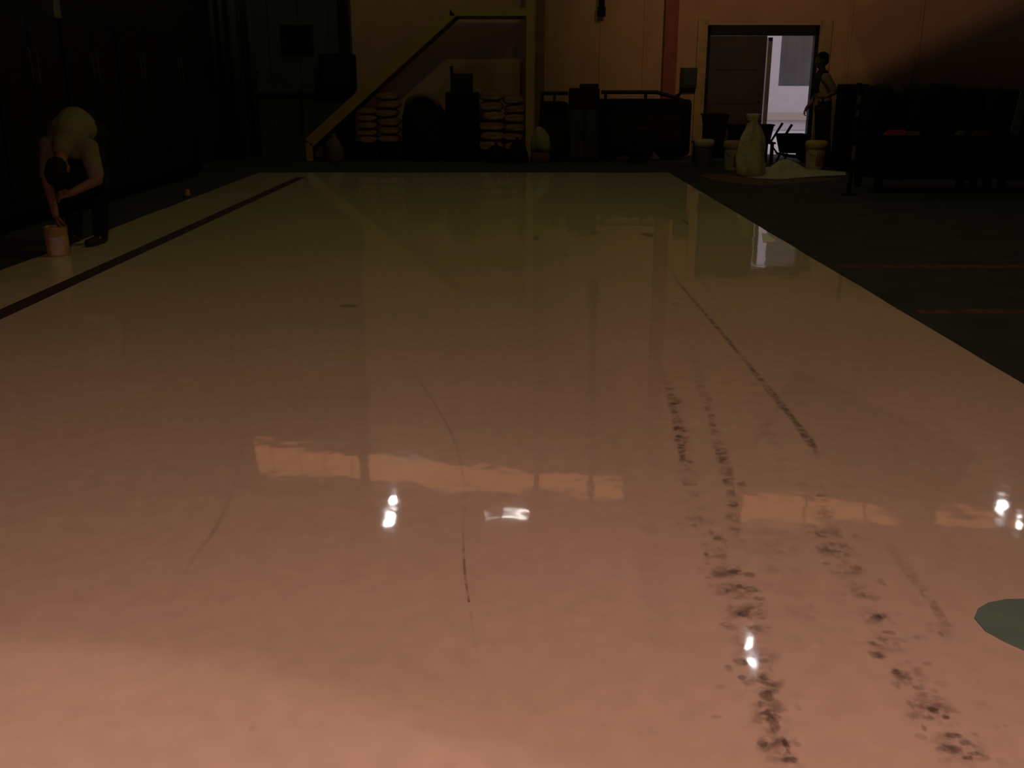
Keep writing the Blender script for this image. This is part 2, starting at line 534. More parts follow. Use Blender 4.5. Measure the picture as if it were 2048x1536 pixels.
# slightly ragged edges, one poly strip across
left_pts, right_pts = [], []
for k in range(ny + 1):
    y = -4.0 + (YF + 4.0) * k / ny
    left_pts.append((eL0.x + sL * (y - eL0.y) + 0.02 * noise.noise(V((0, y * 1.3, 3))), y))
    right_pts.append((eR0.x + sR * (y - eR0.y) + 0.012 * noise.noise(V((7, y * 1.6, 1))), y))
far = []
nx = 24
for k in range(1, nx):
    t = k / nx
    x = right_pts[-1][0] + (left_pts[-1][0] - right_pts[-1][0]) * t
    far.append((x, YF + 0.10 * noise.noise(V((x * 0.9, 2, 5)))))
coat.prism(right_pts + far + left_pts[::-1], 0.0, 0.004)
mark_layer = coat.bm.loops.layers.color.new('mark')
for f in coat.bm.faces:
    f.material_index = 0
ZM = 0.0050
def add_mark_face(vs, strengths, solid):
    f = coat.bm.faces.new([coat.bm.verts.new((p.x, p.y, ZM)) for p in vs])
    f.material_index = 1
    for lp, s in zip(f.loops, strengths):
        lp[mark_layer] = (min(s, .62), solid, 0, 1)
    f.normal_update()
    if f.normal.z < 0:
        f.normal_flip()
def ribbon(px, widths, strength, solid=0.0, tread=0.0, wob=0.0):
    """a worn tyre line through the given photo pixels; widths in pixels there"""
    global ZM
    ZM += 0.00003
    P = [gp(x, y, ZM) for x, y in px]
    W = []
    for (x, y), w in zip(px, widths):
        W.append((gp(x + w / 2, y, ZM) - gp(x - w / 2, y, ZM)).length)
    pts, ws, ss = [], [], []
    acc = 0.0
    for i in range(len(P) - 1):
        L = (P[i + 1] - P[i]).length
        n = max(2, int(L / 0.03))
        for k in range(n):
            t = k / n
            # smooth through the points
            p_1, p2 = P[max(i - 1, 0)], P[min(i + 2, len(P) - 1)]
            a, b = P[i], P[i + 1]
            q = 0.5 * ((2 * a) + (b - p_1) * t + (2 * p_1 - 5 * a + 4 * b - p2) * t * t + (3 * a - p_1 - 3 * b + p2) * t ** 3)
            s0 = strength[i] if isinstance(strength, (list, tuple)) else strength
            s1 = strength[i + 1] if isinstance(strength, (list, tuple)) else strength
            s = s0 + (s1 - s0) * t
            if tread:
                s *= 0.55 + 0.45 * math.sin((acc + L * t) * 2 * math.pi / tread)
            pts.append(q)
            ws.append(W[i] + (W[i + 1] - W[i]) * t)
            ss.append(s)
        acc += L
    rows = []
    for i, p in enumerate(pts):
        d = (pts[min(i + 1, len(pts) - 1)] - pts[max(i - 1, 0)]).normalized()
        s = V((d.y, -d.x, 0))
        w = ws[i] * (1 + wob * noise.noise(p * 4))
        rows.append([p - s * w / 2, p - s * w * 0.22, p + s * w * 0.22, p + s * w / 2])
    prof = (0.0, 1.0, 1.0, 0.0)
    for i in range(len(rows) - 1):
        for k in range(3):
            add_mark_face([rows[i][k], rows[i][k + 1], rows[i + 1][k + 1], rows[i + 1][k]],
                          [ss[i] * prof[k], ss[i] * prof[k + 1], ss[i + 1] * prof[k + 1], ss[i + 1] * prof[k]], solid)
def spot(px, py, wx, wy, s, solid=0.75):
    global ZM
    ZM += 0.00002
    c = gp(px, py, ZM)
    rx = (gp(px + wx / 2, py, ZM) - c).length
    ry = (gp(px, py + wy / 2, ZM) - c).length
    n = 14
    ph = rng.random() * 9
    ring = []
    for k in range(n):
        a = 2 * math.pi * k / n
        q = 1 + 0.45 * noise.noise(V((math.cos(a) * 1.3 + ph, math.sin(a) * 1.3, ph)))
        ring.append(c + V((rx * q * math.cos(a), ry * q * math.sin(a), 0)))
    mid = [c + (r - c) * 0.6 for r in ring]
    for k in range(n):
        j = (k + 1) % n
        add_mark_face([mid[k], mid[j], ring[j], ring[k]], [s, s, 0, 0], solid)
        add_mark_face([c, mid[j], mid[k]], [s, s, s], solid)

# broad tyre track, its left rut
ribbon([(1285, 640), (1312, 715), (1342, 785), (1362, 870), (1376, 945), (1392, 1010), (1425, 1090), (1455, 1150), (1485, 1215), (1503, 1275), (1528, 1370), (1545, 1450), (1562, 1545)],
       [16, 22, 28, 34, 44, 52, 60, 80, 90, 84, 84, 90, 96], [0.12, 0.2, 0.55, 0.75, 0.65, 0.3, 0.4, 0.75, 0.75, 0.5, 0.75, 0.85, 0.85], 0.12, 0.11, 0.5)
ribbon([(1330, 765), (1345, 810), (1358, 860), (1364, 905), (1370, 940)], [18, 20, 22, 22, 18], [0.2, 0.8, 0.9, 0.9, 0.2], 0.55, 0.10, 0.5)
ribbon([(1392, 760), (1412, 800), (1428, 855), (1444, 905), (1456, 960), (1464, 1000), (1466, 1040), (1478, 1090), (1490, 1150)], [24, 24, 24, 28, 34, 30, 34, 40, 50], [0.35, 0.5, 0.85, 1.0, 0.95, 0.7, 0.6, 0.3, 0.3], 0.35, 0.10, 0.5)
ribbon([(1340, 600), (1362, 650), (1382, 700), (1405, 765)], [26, 26, 26, 26], [0.18, 0.2, 0.2, 0.3], 0.35)
# long thin line
ribbon([(1300, 470), (1335, 530), (1370, 580), (1432, 652), (1482, 712), (1532, 772), (1580, 830), (1612, 872), (1648, 925), (1700, 985), (1762, 1070), (1830, 1160), (1880, 1230), (1900, 1290)],
       [8, 9, 10, 12, 14, 18, 20, 22, 22, 24, 26, 30, 34, 30], [0.1, 0.25, 0.5, 0.6, 0.55, 0.6, 0.75, 0.75, 0.2, 0.12, 0.2, 0.4, 0.45, 0.2], 0.4, 0, 0.5)
ribbon([(1370, 500), (1400, 555), (1440, 620), (1480, 690)], [8, 8, 9, 10], [0.2, 0.35, 0.2, 0.1], 0.5)
# right hand rut
ribbon([(1490, 720), (1520, 820), (1545, 885), (1588, 945), (1640, 1005), (1662, 1080), (1700, 1150), (1745, 1220), (1785, 1300), (1845, 1390), (1895, 1460), (1960, 1545)],
       [40, 44, 44, 50, 60, 66, 80, 90, 100, 110, 120, 130], [0.15, 0.3, 0.32, 0.25, 0.5, 0.6, 0.55, 0.65, 0.6, 0.6, 0.6, 0.6], 0.0, 0.13, 0.6)
# faint smears between
ribbon([(1222, 820), (1228, 880), (1262, 960), (1290, 1040), (1300, 1120), (1318, 1220), (1322, 1330)], [22, 26, 40, 60, 70, 70, 70], [0.15, 0.2, 0.1, 0.2, 0.2, 0.18, 0.1], 0.0)
ribbon([(1540, 1060), (1570, 1140), (1600, 1230), (1640, 1330)], [90, 100, 110, 110], [0.25, 0.3, 0.28, 0.2], 0.0, 0.12)
# cracks and curved lines on the clean side
ribbon([(790, 715), (838, 762), (880, 825), (905, 872), (920, 920), (930, 985), (926, 1060)], [5, 6, 7, 8, 8, 7, 6], [0.1, 0.32, 0.4, 0.4, 0.28, 0.26, 0.26], 0.7)
ribbon([(926, 1050), (927, 1100), (930, 1150), (935, 1185), (941, 1218)], [6, 7, 7, 7, 7], [0.2, 0.6, 0.6, 0.7, 0.5], 0.45)
ribbon([(941, 1220), (950, 1290), (962, 1345), (972, 1390)], [7, 7, 7, 7], [0.3, 0.2, 0.18, 0.1], 0.8)
ribbon([(460, 690), (470, 735), (482, 790), (488, 860), (478, 930), (455, 1005), (428, 1062), (395, 1105), (350, 1180), (312, 1265)], [6, 7, 8, 9, 10, 11, 13, 14, 14, 12], [0.26, 0.2, 0.19, 0.13, 0.18, 0.24, 0.40, 0.32, 0.17, 0.08], 0.8)
for a in ((1296, 469, 34, 10, .8), (1072, 475, 18, 12, .6), (1192, 466, 28, 9, .4), (1372, 445, 10, 12, .75), (1131, 512, 12, 9, .4), (700, 612, 52, 8, .55),
          (1352, 608, 22, 8, .45), (1086, 765, 28, 8, .3), (505, 1458, 20, 14, .3), (847, 1459, 10, 10, .3), (1440, 1374, 22, 12, .4), (1433, 1434, 24, 9, .45),
          (1533, 1392, 42, 24, .85), (1548, 1446, 34, 44, .9), (1540, 1425, 40, 16, .8), (1572, 1490, 14, 40, .7), (1526, 1485, 24, 24, .6), (1505, 1178, 40, 14, .6),
          (1485, 1195, 40, 10, .5), (1490, 1228, 44, 16, .6), (1478, 1172, 18, 9, .6), (1500, 1150, 30, 12, .55), (1752, 1310, 40, 18, .6), (1780, 1265, 34, 10, .6),
          (1765, 1232, 36, 14, .45), (1840, 1375, 32, 12, .45), (1868, 1420, 26, 14, .6), (1892, 1434, 22, 10, .6), (1905, 1470, 40, 12, .55), (1848, 1455, 12, 14, .6),
          (1950, 1507, 20, 10, .65), (1936, 1515, 26, 10, .6), (1880, 1500, 22, 16, .45), (2012, 1452, 10, 7, .5), (1882, 1268, 12, 12, .5), (1790, 1368, 26, 12, .4),
          (1820, 1408, 14, 22, .5), (1470, 1040, 28, 7, .5), (1468, 1010, 30, 7, .5), (1640, 992, 22, 6, .4), (1650, 1012, 24, 6, .4), (1655, 1034, 22, 6, .35)):
    spot(*a)
def scatter(px, width, n, smin, smax, seed):
    """loose flecks of rubber along a track"""
    r_ = random.Random(seed)
    for _ in range(n):
        f = r_.random() * (len(px) - 1)
        i = int(f)
        t = f - i
        x = px[i][0] + (px[i + 1][0] - px[i][0]) * t
        y = px[i][1] + (px[i + 1][1] - px[i][1]) * t
        w = width[i] + (width[i + 1] - width[i]) * t
        k = (y - 161) / 1000.0
        spot(x + r_.gauss(0, .30) * w, y + r_.uniform(-6, 6), r_.uniform(10, 34) * k, r_.uniform(6, 15) * k, r_.uniform(smin, smax), r_.uniform(.3, .7))
TA = [(1425, 1080), (1455, 1150), (1485, 1215), (1503, 1275), (1528, 1370), (1545, 1450), (1562, 1536)]
scatter(TA, [60, 90, 90, 70, 70, 70, 80], 95, .18, .6, 11)
TB = [(1640, 1005), (1662, 1080), (1700, 1150), (1745, 1220), (1785, 1300), (1845, 1390), (1895, 1460), (1960, 1536)]
scatter(TB, [70, 80, 90, 100, 110, 120, 130, 140], 100, .15, .5, 12)
TC = [(1345, 790), (1362, 870), (1376, 945), (1392, 1010), (1425, 1090)]
scatter(TC, [24, 26, 34, 50, 60], 45, .15, .45, 13)
TD = [(1405, 770), (1430, 860), (1450, 930), (1464, 1000), (1480, 1090)]
scatter(TD, [20, 20, 24, 26, 40], 40, .2, .5, 14)
TE = [(1520, 830), (1560, 910), (1640, 1005)]
scatter(TE, [50, 60, 70], 26, .1, .3, 15)
TF = [(1550, 1080), (1580, 1160), (1620, 1260), (1660, 1360)]
scatter(TF, [110, 120, 130, 150], 40, .08, .28, 16)
TG = [(1760, 1070), (1850, 1190), (1900, 1290), (2010, 1450)]
scatter(TG, [40, 50, 60, 90], 24, .1, .35, 17)
coat_o = coat.build('floor_coating', coat_material())
coat_o.data.materials.append(mark_material())
struct(coat_o)

# dark joint strip
ja0, ja1 = gp(0, 641), gp(0, 617)
jb0 = gp(560, 379)
sj = (jb0.x - ja0.x) / (jb0.y - ja0.y)
jw = 0.135
def jx(y):
    return ja0.x + sj * (y - ja0.y)
yj0, yj1 = -4.0, 14.6
struct(MB().prism([(jx(yj0) - jw, yj0), (jx(yj0), yj0), (jx(yj1), yj1), (jx(yj1) - jw, yj1)], 0.001, 0.0052).build('trim_7', M_JOINT))

# worn orange lines on the bare floor
for nm, (xa, ya, wy) in (('trim_8', (1672, 533, 7)), ('trim_9', (1828, 623, 8))):
    a, b = gp(xa, ya - wy / 2), gp(xa, ya + wy / 2)
    struct(MB().box(((a.x + 8.5) / 2, (a.y + b.y) / 2, 0.001), (8.5 - a.x, a.y - b.y, 0.002)).build(nm, M_LINE))

# teal patch
tp = [gp(x, y) for x, y in ((1948, 1240), (1955, 1222), (1975, 1210), (2010, 1203), (2050, 1202), (2100, 1212), (2140, 1245), (2150, 1290), (2110, 1318), (2048, 1305), (2010, 1288), (1970, 1266))]
tag(MB().prism([(p.x, p.y) for p in tp], 0.0035, 0.0075).build('paint_patch', M_TEAL), 'rounded teal green paint patch on the pale floor beside the tyre marks', 'paint patch')
# flat white patch at the edge of the coating
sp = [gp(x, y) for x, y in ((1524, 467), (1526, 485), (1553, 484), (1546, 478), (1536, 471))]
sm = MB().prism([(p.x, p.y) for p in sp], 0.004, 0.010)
tag(sm.build('white_patch', M_WHITEPATCH), 'small white patch at the edge of the pale glossy floor', 'paper')

# ================================================================== STAIR
YS, YS2 = 17.7, 18.6
foot, knee, land = at(618, 286, YS), at(905, 24, YS), at(1066, 20, YS)
stair = thing('staircase', 'yellow steel staircase with straight stringer and landing against the ochre wall', 'staircase', (foot.x, YS, 0))
for y in (YS, YS2):
    s = MB()
    s.bar((foot.x, y, foot.z), (knee.x, y, knee.z), 0.05, 0.18, (0, 0, 1), 0.006)
    s.box((foot.x, y, foot.z / 2), (0.12, 0.05, foot.z), bevel=0.006)
    s.build('stringer', M_YELLOW, stair)
for y in (YS, YS2):
    MB().bar((knee.x - 0.05, y, knee.z), (land.x, y, knee.z), 0.05, 0.13, (0, 0, 1), 0.006).build('landing_beam', M_YELLOW, stair)
n = 11
for k in range(n):
    t = (k + 0.6) / n
    p = V((foot.x, 0, foot.z)).lerp(V((knee.x, 0, knee.z)), t)
    MB().box((p.x, (YS + YS2) / 2, p.z), (0.26, YS2 - YS - 0.05, 0.03), bevel=0.004).build('tread', M_BROWNDARK, stair)
MB().box(((knee.x + land.x) / 2, (YS + YS2) / 2, knee.z + 0.03), (land.x - knee.x, YS2 - YS - 0.05, 0.03)).build('landing_deck', M_BROWNDARK, stair)
pl = at(1060, 100, YS).x
for y in (YS, YS2):
    MB().box((pl, y, (knee.z + 1.1) / 2), (0.14, 0.10, knee.z + 1.1), bevel=0.008).build('post', M_YELLOW, stair)

# ================================================================== SACKS
def sack_bm(c, s, seed, mbld=None, tilt=0.0):
    b = mbld or MB()
    bmesh.ops.create_cube(b.bm, size=2.0)
    bmesh.ops.subdivide_edges(b.bm, edges=b.bm.edges[:], cuts=9, use_grid_fill=True)
    R = Matrix.Rotation(tilt, 3, 'Z')
    for v in b.bm.verts:
        x, y, z = v.co
        k = (1 - 0.72 * max(abs(x) ** 4, 0.0)) * (1 - 0.45 * abs(y) ** 4)
        q = 1 - 0.10 * abs(x) ** 3 * abs(y) ** 2
        nn = noise.noise(V((x * 1.7 + seed * 3.1, y * 1.7, z * 1.2 + seed)))
        p = V((x * q * (1 + 0.03 * nn), y * q * (1 + 0.05 * nn), z * k * (1 + 0.12 * nn)))
        p = V((p.x * s[0] / 2, p.y * s[1] / 2, p.z * s[2] / 2))
        v.co = V(c) + R @ p
    return b

LAYER = ('lowest', 'second lowest', 'third from the bottom', 'fourth from the bottom', 'fifth from the bottom', 'topmost')
def sack_stack(px0, pxm, px1, tops, Y, bottom_z, where, grp, seed0, cols):
    for ci, (pa, pb) in enumerate(((px0, pxm), (pxm, px1))):
        xa, xb = at(pa, 240, Y).x, at(pb, 240, Y).x
        ztop = at(pa, tops[ci], Y).z
        n = 6 if ztop - bottom_z > 0.75 else 5
        hh = (ztop - bottom_z) / n
        for k in range(n):
            sd = seed0 + ci * 20 + k
            rr = random.Random(sd)
            w = (xb - xa) * (0.96 + 0.12 * rr.random())
            c = ((xa + xb) / 2 + rr.uniform(-0.03, 0.03), Y + rr.uniform(-0.03, 0.03), bottom_z + hh * (k + 0.5))
            o = sack_bm(c, (w, 0.62, hh * 1.05), sd, None, rr.uniform(-0.06, 0.06)).build('cement_sack', M_SACK, smooth=True, base=(c[0], c[1], c[2] - hh / 2))
            lay = LAYER[k] if k < n - 1 else 'topmost'
            tag(o, f'cream paper sack, {lay} in {cols[ci]} column {where}', 'sack', grp)

def pallet(x0, x1, y0, y1, z1, label):
    t = thing('pallet', label, 'pallet', ((x0 + x1) / 2, (y0 + y1) / 2, 0))
    for k in range(6):
        y = y0 + (y1 - y0) * (k + 0.5) / 6
        MB().box(((x0 + x1) / 2, y, z1 - 0.012), (x1 - x0, (y1 - y0) / 6 * 0.8, 0.022)).build('deck_board', M_WOOD, t)
    for k in range(3):
        x = x0 + (x1 - x0) * (0.08 + 0.42 * k)
        MB().box((x, (y0 + y1) / 2, (z1 - 0.024) / 2), (0.09, y1 - y0, z1 - 0.024)).build('bearer', M_WOOD, t)
    MB().box(((x0 + x1) / 2, y1 - 0.02, (z1 - 0.03) / 2), (x1 - x0, 0.03, z1 - 0.03)).build('back_board', M_WOOD, t)
    return t

YA = 18.15
za = at(760, 285, YA).z
a0, a1 = at(700, 250, YA).x, at(806, 250, YA).x
# pallet on a dark low plinth crate
pallet(a0 - 0.05, a1 + 0.05, YA - 0.36, YA + 0.34, za, 'dark wooden pallet carrying the sack stack nearest the stair foot')
sack_stack(716, 757, 802, (214, 183), YA, za, 'of stack nearest stair foot', 'sacks stacked near the stair foot', 100, ('shorter', 'taller'))
YB = 18.25
b0, b1 = at(952, 250, YB).x, at(1050, 250, YB).x
zb = at(1000, 300, YB).z
pallet(b0, b1, YB - 0.36, YB + 0.34, max(zb, 0.10), 'dark wooden pallet carrying the sack stack beside the yellow landing post')
sack_stack(958, 1008, 1049, (182, 190), YB, max(zb, 0.10), 'of stack beside yellow post', 'sacks stacked beside the landing post', 300, ('taller', 'shorter'))

# pale sack leaning at the foot of the post
c = at(1082, 270, 17.45)
ps = MB()
ps.lathe((c.x, 17.45, 0.17), [(0.08, 0.0), (0.14, 0.03), (0.165, 0.14), (0.15, 0.27), (0.10, 0.37), (0.05, 0.42), (0.02, 0.43)], 24)
for v in ps.bm.verts:
    v.co += V((0.07 * noise.noise(v.co * 6), 0.06 * noise.noise(v.co * 7 + V((3, 0, 0))), 0.03 * noise.noise(v.co * 9)))
pb = MB().lathe((c.x, 17.45, 0.0), [(0.17, 0.0), (0.18, 0.06), (0.16, 0.17)], 18).build('plinth_drum', M_RUBBLE, smooth=True, base=(c.x, 17.45, 0))
tag(pb, 'low reddish drum on the floor under the small pale sack', 'drum')
tag(ps.build('small_sack', mat('pale_green_sack', (0.28, 0.25, 0.12), 0.8, bump=0.5, spec=0.2), smooth=True, base=(c.x, 17.45, 0.17)), 'small pale tied sack standing beside the foot of the yellow post', 'sack')

# dark lumpy covered heap with a pale folded rim
c = at(848, 250, 17.9)
hz = at(848, 192, 17.9).z
hb = MB()
hw = (at(893, 250, 17.9).x - at(805, 250, 17.9).x) / 2
hb.lathe((c.x, 17.9, 0), [(hw * 0.9, 0), (hw * 1.02, 0.12), (hw * 1.05, 0.45), (hw * 0.98, 0.75), (hw * 0.8, 0.95), (hw * 0.45, hz - 0.06), (0.04, hz)], 40)
for v in hb.bm.verts:
    v.co += V((0.05 * noise.noise(v.co * 3.3), 0.05 * noise.noise(v.co * 3.3 + V((5, 0, 0))), 0.02 * noise.noise(v.co * 4)))
    v.co.z = max(v.co.z, 0)
    v.co.y = min(17.82 + (v.co.y - 17.9) * 0.6, 18.2)
bag = thing('bulk_bag', 'bulging dark bulk bag with a pale folded rim between the sack stacks', 'bag', (c.x, 17.9, 0))
hb.build('bag_body', M_TARP, bag, smooth=True)
rim = []
for k in range(13):
    a = math.pi * (0.12 + 0.76 * k / 12)
    rim.append((c.x + hw * 0.82 * math.cos(a), 17.52 + 0.02 * k % 2, hz - 0.26 + 0.27 * math.sin(a)))
MB().tube(rim, [0.02] + [0.045] * 11 + [0.02], 10).build('folded_rim', M_TARPRIM, bag, smooth=True)

# tall dark machine between the bag and the second stack
m0, m1 = at(893, 240, 17.8).x, at(958, 240, 17.8).x
mz1, mz0 = at(920, 148, 17.8).z, at(920, 184, 17.8).z
mc = thing('mixing_machine', 'tall black machine cabinet with a narrower head beside the bulk bag', 'machine', ((m0 + m1) / 2, 17.8, 0))
MB().box(((m0 + m1) / 2, 17.8, mz0 / 2 + 0.02), (m1 - m0, 0.5, mz0 - 0.04), bevel=0.03).build('cabinet_body', M_BLACK, mc)
h0, h1 = at(902, 165, 17.8).x, at(945, 165, 17.8).x
MB().box(((h0 + h1) / 2, 17.8, (mz0 + mz1) / 2), (h1 - h0, 0.36, mz1 - mz0 + 0.02), bevel=0.025).build('head', M_DARKSTEEL, mc)
MB().bar((h0 + 0.03, 17.75, mz1 - 0.05), (h0 + 0.01, 17.75, mz1 + 0.13), 0.05, 0.05).build('lever', M_BLACK, mc)
for dx in (-1, 1):
    MB().box(((m0 + m1) / 2 + dx * (m1 - m0) * 0.38, 17.8, 0.02), (0.08, 0.46, 0.04)).build('foot', M_BLACK, mc)

# dark bags on the floor before the second stack
for (px, py, w, h, lab) in ((992, 290, 0.36, 0.34, 'black rubbish bag slumped in front of the sack stack beside the post'), (1036, 285, 0.34, 0.42, 'taller black rubbish bag against the foot of the landing post')):
    Yb = 17.3
    x = at(px, py, Yb).x
    gb = MB().lathe((x, Yb, 0), [(w * .42, 0), (w * .5, h * .12), (w * .52, h * .4), (w * .38, h * .7), (w * .14, h * .86), (w * .06, h * .9), (w * .12, h), (w * .02, h * .98)], 26)
    for v in gb.bm.verts:
        v.co += V((0.05 * noise.noise(v.co * 7), 0.05 * noise.noise(v.co * 7 + V((5, 0, 0))), 0.0))
    tag(gb.build('rubbish_bag', M_BLACKPLASTIC, smooth=True, base=(x, Yb, 0)), lab, 'bag', 'black bags by the post')
# small dim pale bag under the stair foot and dark box beside
x = at(668, 300, 17.5).x
gb = MB().lathe((x, 17.5, 0), [(0.13, 0), (0.15, .05), (0.15, .22), (0.10, .36), (0.04, .42), (0.05, .47)], 22)
for v in gb.bm.verts:
    v.co += V((0.03 * noise.noise(v.co * 7), 0.03 * noise.noise(v.co * 7 + V((5, 0, 0))), 0.0))
tag(gb.build('dull_bag', M_TARPRIM, smooth=True, base=(x, 17.5, 0)), 'dull brown bag on the floor close to the stair foot', 'bag')

# rubble heaps
for (px, py, w, lab) in ((1068, 316, 0.42, 'reddish rubble heap on the floor below the small pale sack'), (978, 309, 0.24, 'small reddish rubble heap before the machine and sacks'), (1252, 322, 0.40, 'reddish rubble heap in front of the black machine bed')):
    p = gp(px, py)
    rb = MB()
    rr = random.Random(int(px))
    for k in range(16):
        a, q = rr.random() * 6.28, rr.random() ** 0.6
        rb.ell((p.x + w / 2 * q * math.cos(a), p.y + 0.14 * q * math.sin(a), 0.02 + 0.06 * (1 - q)), (rr.uniform(.03, .06), rr.uniform(.03, .05), rr.uniform(.02, .045)), Matrix.Rotation(rr.random() * 3, 3, 'Z'), 8)
    for v in rb.bm.verts:
        v.co.z = max(v.co.z, 0.0)
    tag(rb.build('rubble_heap', M_RUBBLE, base=(p.x, p.y, 0)), lab, 'rubble', 'rubble heaps along the back')

# ================================================================== BLACK MACHINES ALONG THE WALL
def machine_bed(pa, pb, Y, top_py, rail_py, depth, label, sloped=False):
    xa, xb = at(pa, 250, Y).x, at(pb, 250, Y).x
    zt, zr = at(pa, top_py, Y).z, at(pa, rail_py, Y).z
    t = thing('machine_bed', label, 'machine', ((xa + xb) / 2, Y, 0))
    b = MB()
    b.box(((xa + xb) / 2, Y, zt / 2 + 0.04), (xb - xa, depth, zt - 0.08), bevel=0.07)
    b.build('bed_body', M_BLACK, t)
    for k in (0.12, 0.88):
        MB().box((xa + (xb - xa) * k, Y, 0.04), (0.14, depth * 0.9, 0.08)).build('foot', M_DARKSTEEL, t)
    x_end = xa + (xb - xa) * (0.62 if sloped else 1.0)
    pts = [(xa + 0.02, Y - depth * 0.3, zr), (x_end, Y - depth * 0.3, zr)]
    if sloped:
        pts += [(xa + (xb - xa) * 0.8, Y - depth * 0.3, zr - 0.08), (xb - 0.12, Y - depth * 0.3, zt - 0.03)]
    MB().tube(pts, 0.035, 10).build('top_rail', M_DARKSTEEL, t)
    for k in (0.06, 0.5):
        MB().box((xa + (xb - xa) * k, Y - depth * 0.3, (zt + zr) / 2 - 0.02), (0.05, 0.05, max(zr - zt, 0.02) + 0.06)).build('rail_post', M_DARKSTEEL, t)
    MB().box(((xa + xb) / 2, Y - depth * 0.5 - 0.005, zt * 0.5), ((xb - xa) * 0.8, 0.012, zt * 0.5), bevel=0.004).build('front_panel', M_DARKSTEEL, t)
    return t
machine_bed(1080, 1134, 18.0, 203, 186, 0.8, 'short black machine bed with top rail next to the landing post')
machine_bed(1196, 1374, 18.25, 198, 184, 0.9, 'long black machine bed with sloping top rail below the ochre wall', True)
# upright olive cabinet between them
q0, q1 = at(1138, 250, 17.6).x, at(1196, 250, 17.6).x
qz = at(1165, 176, 17.6).z
cab = thing('olive_cabinet', 'upright dark olive cabinet with two pale edged doors between the machine beds', 'cabinet', ((q0 + q1) / 2, 17.6, 0))
MB().box(((q0 + q1) / 2, 17.62, qz / 2), (q1 - q0, 0.46, qz), bevel=0.02).build('cabinet_body', M_BROWNDARK, cab)
for k, (s0, s1) in enumerate(((0.06, 0.46), (0.54, 0.94))):
    d = MB().box((q0 + (q1 - q0) * (s0 + s1) / 2, 17.38, qz * 0.38), ((q1 - q0) * (s1 - s0), 0.025, qz * 0.64), bevel=0.008).build('door', M_OLIVE, cab)
    hx = q0 + (q1 - q0) * (0.40 if k == 0 else 0.60)
    MB().tube([(hx, 17.35, qz * 0.34), (hx, 17.35, qz * 0.44)], 0.010, 8).build('handle', M_DARKSTEEL, d)
MB().box(((q0 + q1) / 2 + 0.08, 17.62, qz + 0.035), (0.30, 0.36, 0.07), bevel=0.02).build('cap', M_BROWNDARK, cab)
# dim drum before the long machine bed
c = at(1278, 290, 17.1)
dz = at(1278, 257, 17.1).z
dr_ = thing('oil_drum', 'dark drum with a dull brown lid in front of the long machine bed', 'drum', (c.x, 17.1, 0))
MB().lathe((c.x, 17.1, 0), [(.155, 0), (.165, .01), (.16, .03), (.16, dz * .33), (.168, dz * .345), (.16, dz * .36), (.16, dz * .66), (.168, dz * .675), (.16, dz * .69), (.16, dz - .03), (.167, dz - .015)], 30).build('drum_body', mat('charcoal_drum', (0.016, 0.016, 0.015), 0.8, spec=0.1), dr_, smooth=True)
MB().lathe((c.x, 17.1, dz - .015), [(.167, 0), (.17, .008), (.165, .02), (.14, .014)], 30).build('lid', M_BROWNDARK, dr_, smooth=True)
c = gp(1309, 320)
rg = MB().ell((c.x, c.y, 0.07), (0.09, 0.08, 0.12), None, 18)
for v in rg.bm.verts:
    v.co += V((0.05 * noise.noise(v.co * 9), 0.05 * noise.noise(v.co * 9 + V((2, 0, 0))), 0.03 * noise.noise(v.co * 8)))
    v.co.z = max(v.co.z, 0)
tag(rg.build('rag_bundle', mat('grey_rag', (0.12, 0.11, 0.08), 0.9), smooth=True, base=(c.x, c.y, 0)), 'grey rag bundle on the floor beside the dark drum', 'rag')

# ================================================================== WALL FITTINGS
j0, j1 = at(1361, 135, YW), at(1390, 176, YW)
jb = thing('junction_box', 'dark green electrical box on the wall beside the door casing', 'electrical box', ((j0.x + j1.x) / 2, YW - 0.08, j1.z))
MB().box(((j0.x + j1.x) / 2, YW - 0.08, (j0.z + j1.z) / 2), (j1.x - j0.x, 0.15, j0.z - j1.z), bevel=0.012).build('box_body', mat('dark_green_enamel', (0.013, 0.015, 0.009), 0.5), jb)
MB().box(((j0.x + j1.x) / 2, YW - 0.16, (j0.z + j1.z) / 2), ((j1.x - j0.x) * .8, 0.012, (j0.z - j1.z) * .8), bevel=0.004).build('cover', mat('dark_green_enamel', (0.013, 0.015, 0.009)), jb)
k0 = at(1360, 180, YW - 0.08)
MB().tube([((j0.x + 0.05), YW - 0.05, j1.z), (j0.x + 0.0, YW - 0.05, j1.z - 0.1), (j0.x - 0.14, YW - 0.05, j1.z - 0.18)], 0.018, 8).build('conduit', M_BLACK, jb)
# dark hanging pipe end high on the ochre wall
h = at(1203, 26, YW - 0.12)
hp = thing('drop_pipe', 'dark pipe end hanging high on the ochre wall above the machine beds', 'pipe', (h.x, YW - 0.12, h.z))
MB().tube([(h.x, YW - 0.12, h.z), (h.x, YW - 0.12, HC - 0.02)], 0.055, 14).build('pipe_length', M_BLACK, hp)
MB().tube([(h.x, YW - 0.12, h.z - 0.06), (h.x, YW - 0.12, h.z + 0.10)], 0.075, 14).build('end_cap', M_BLACK, hp)
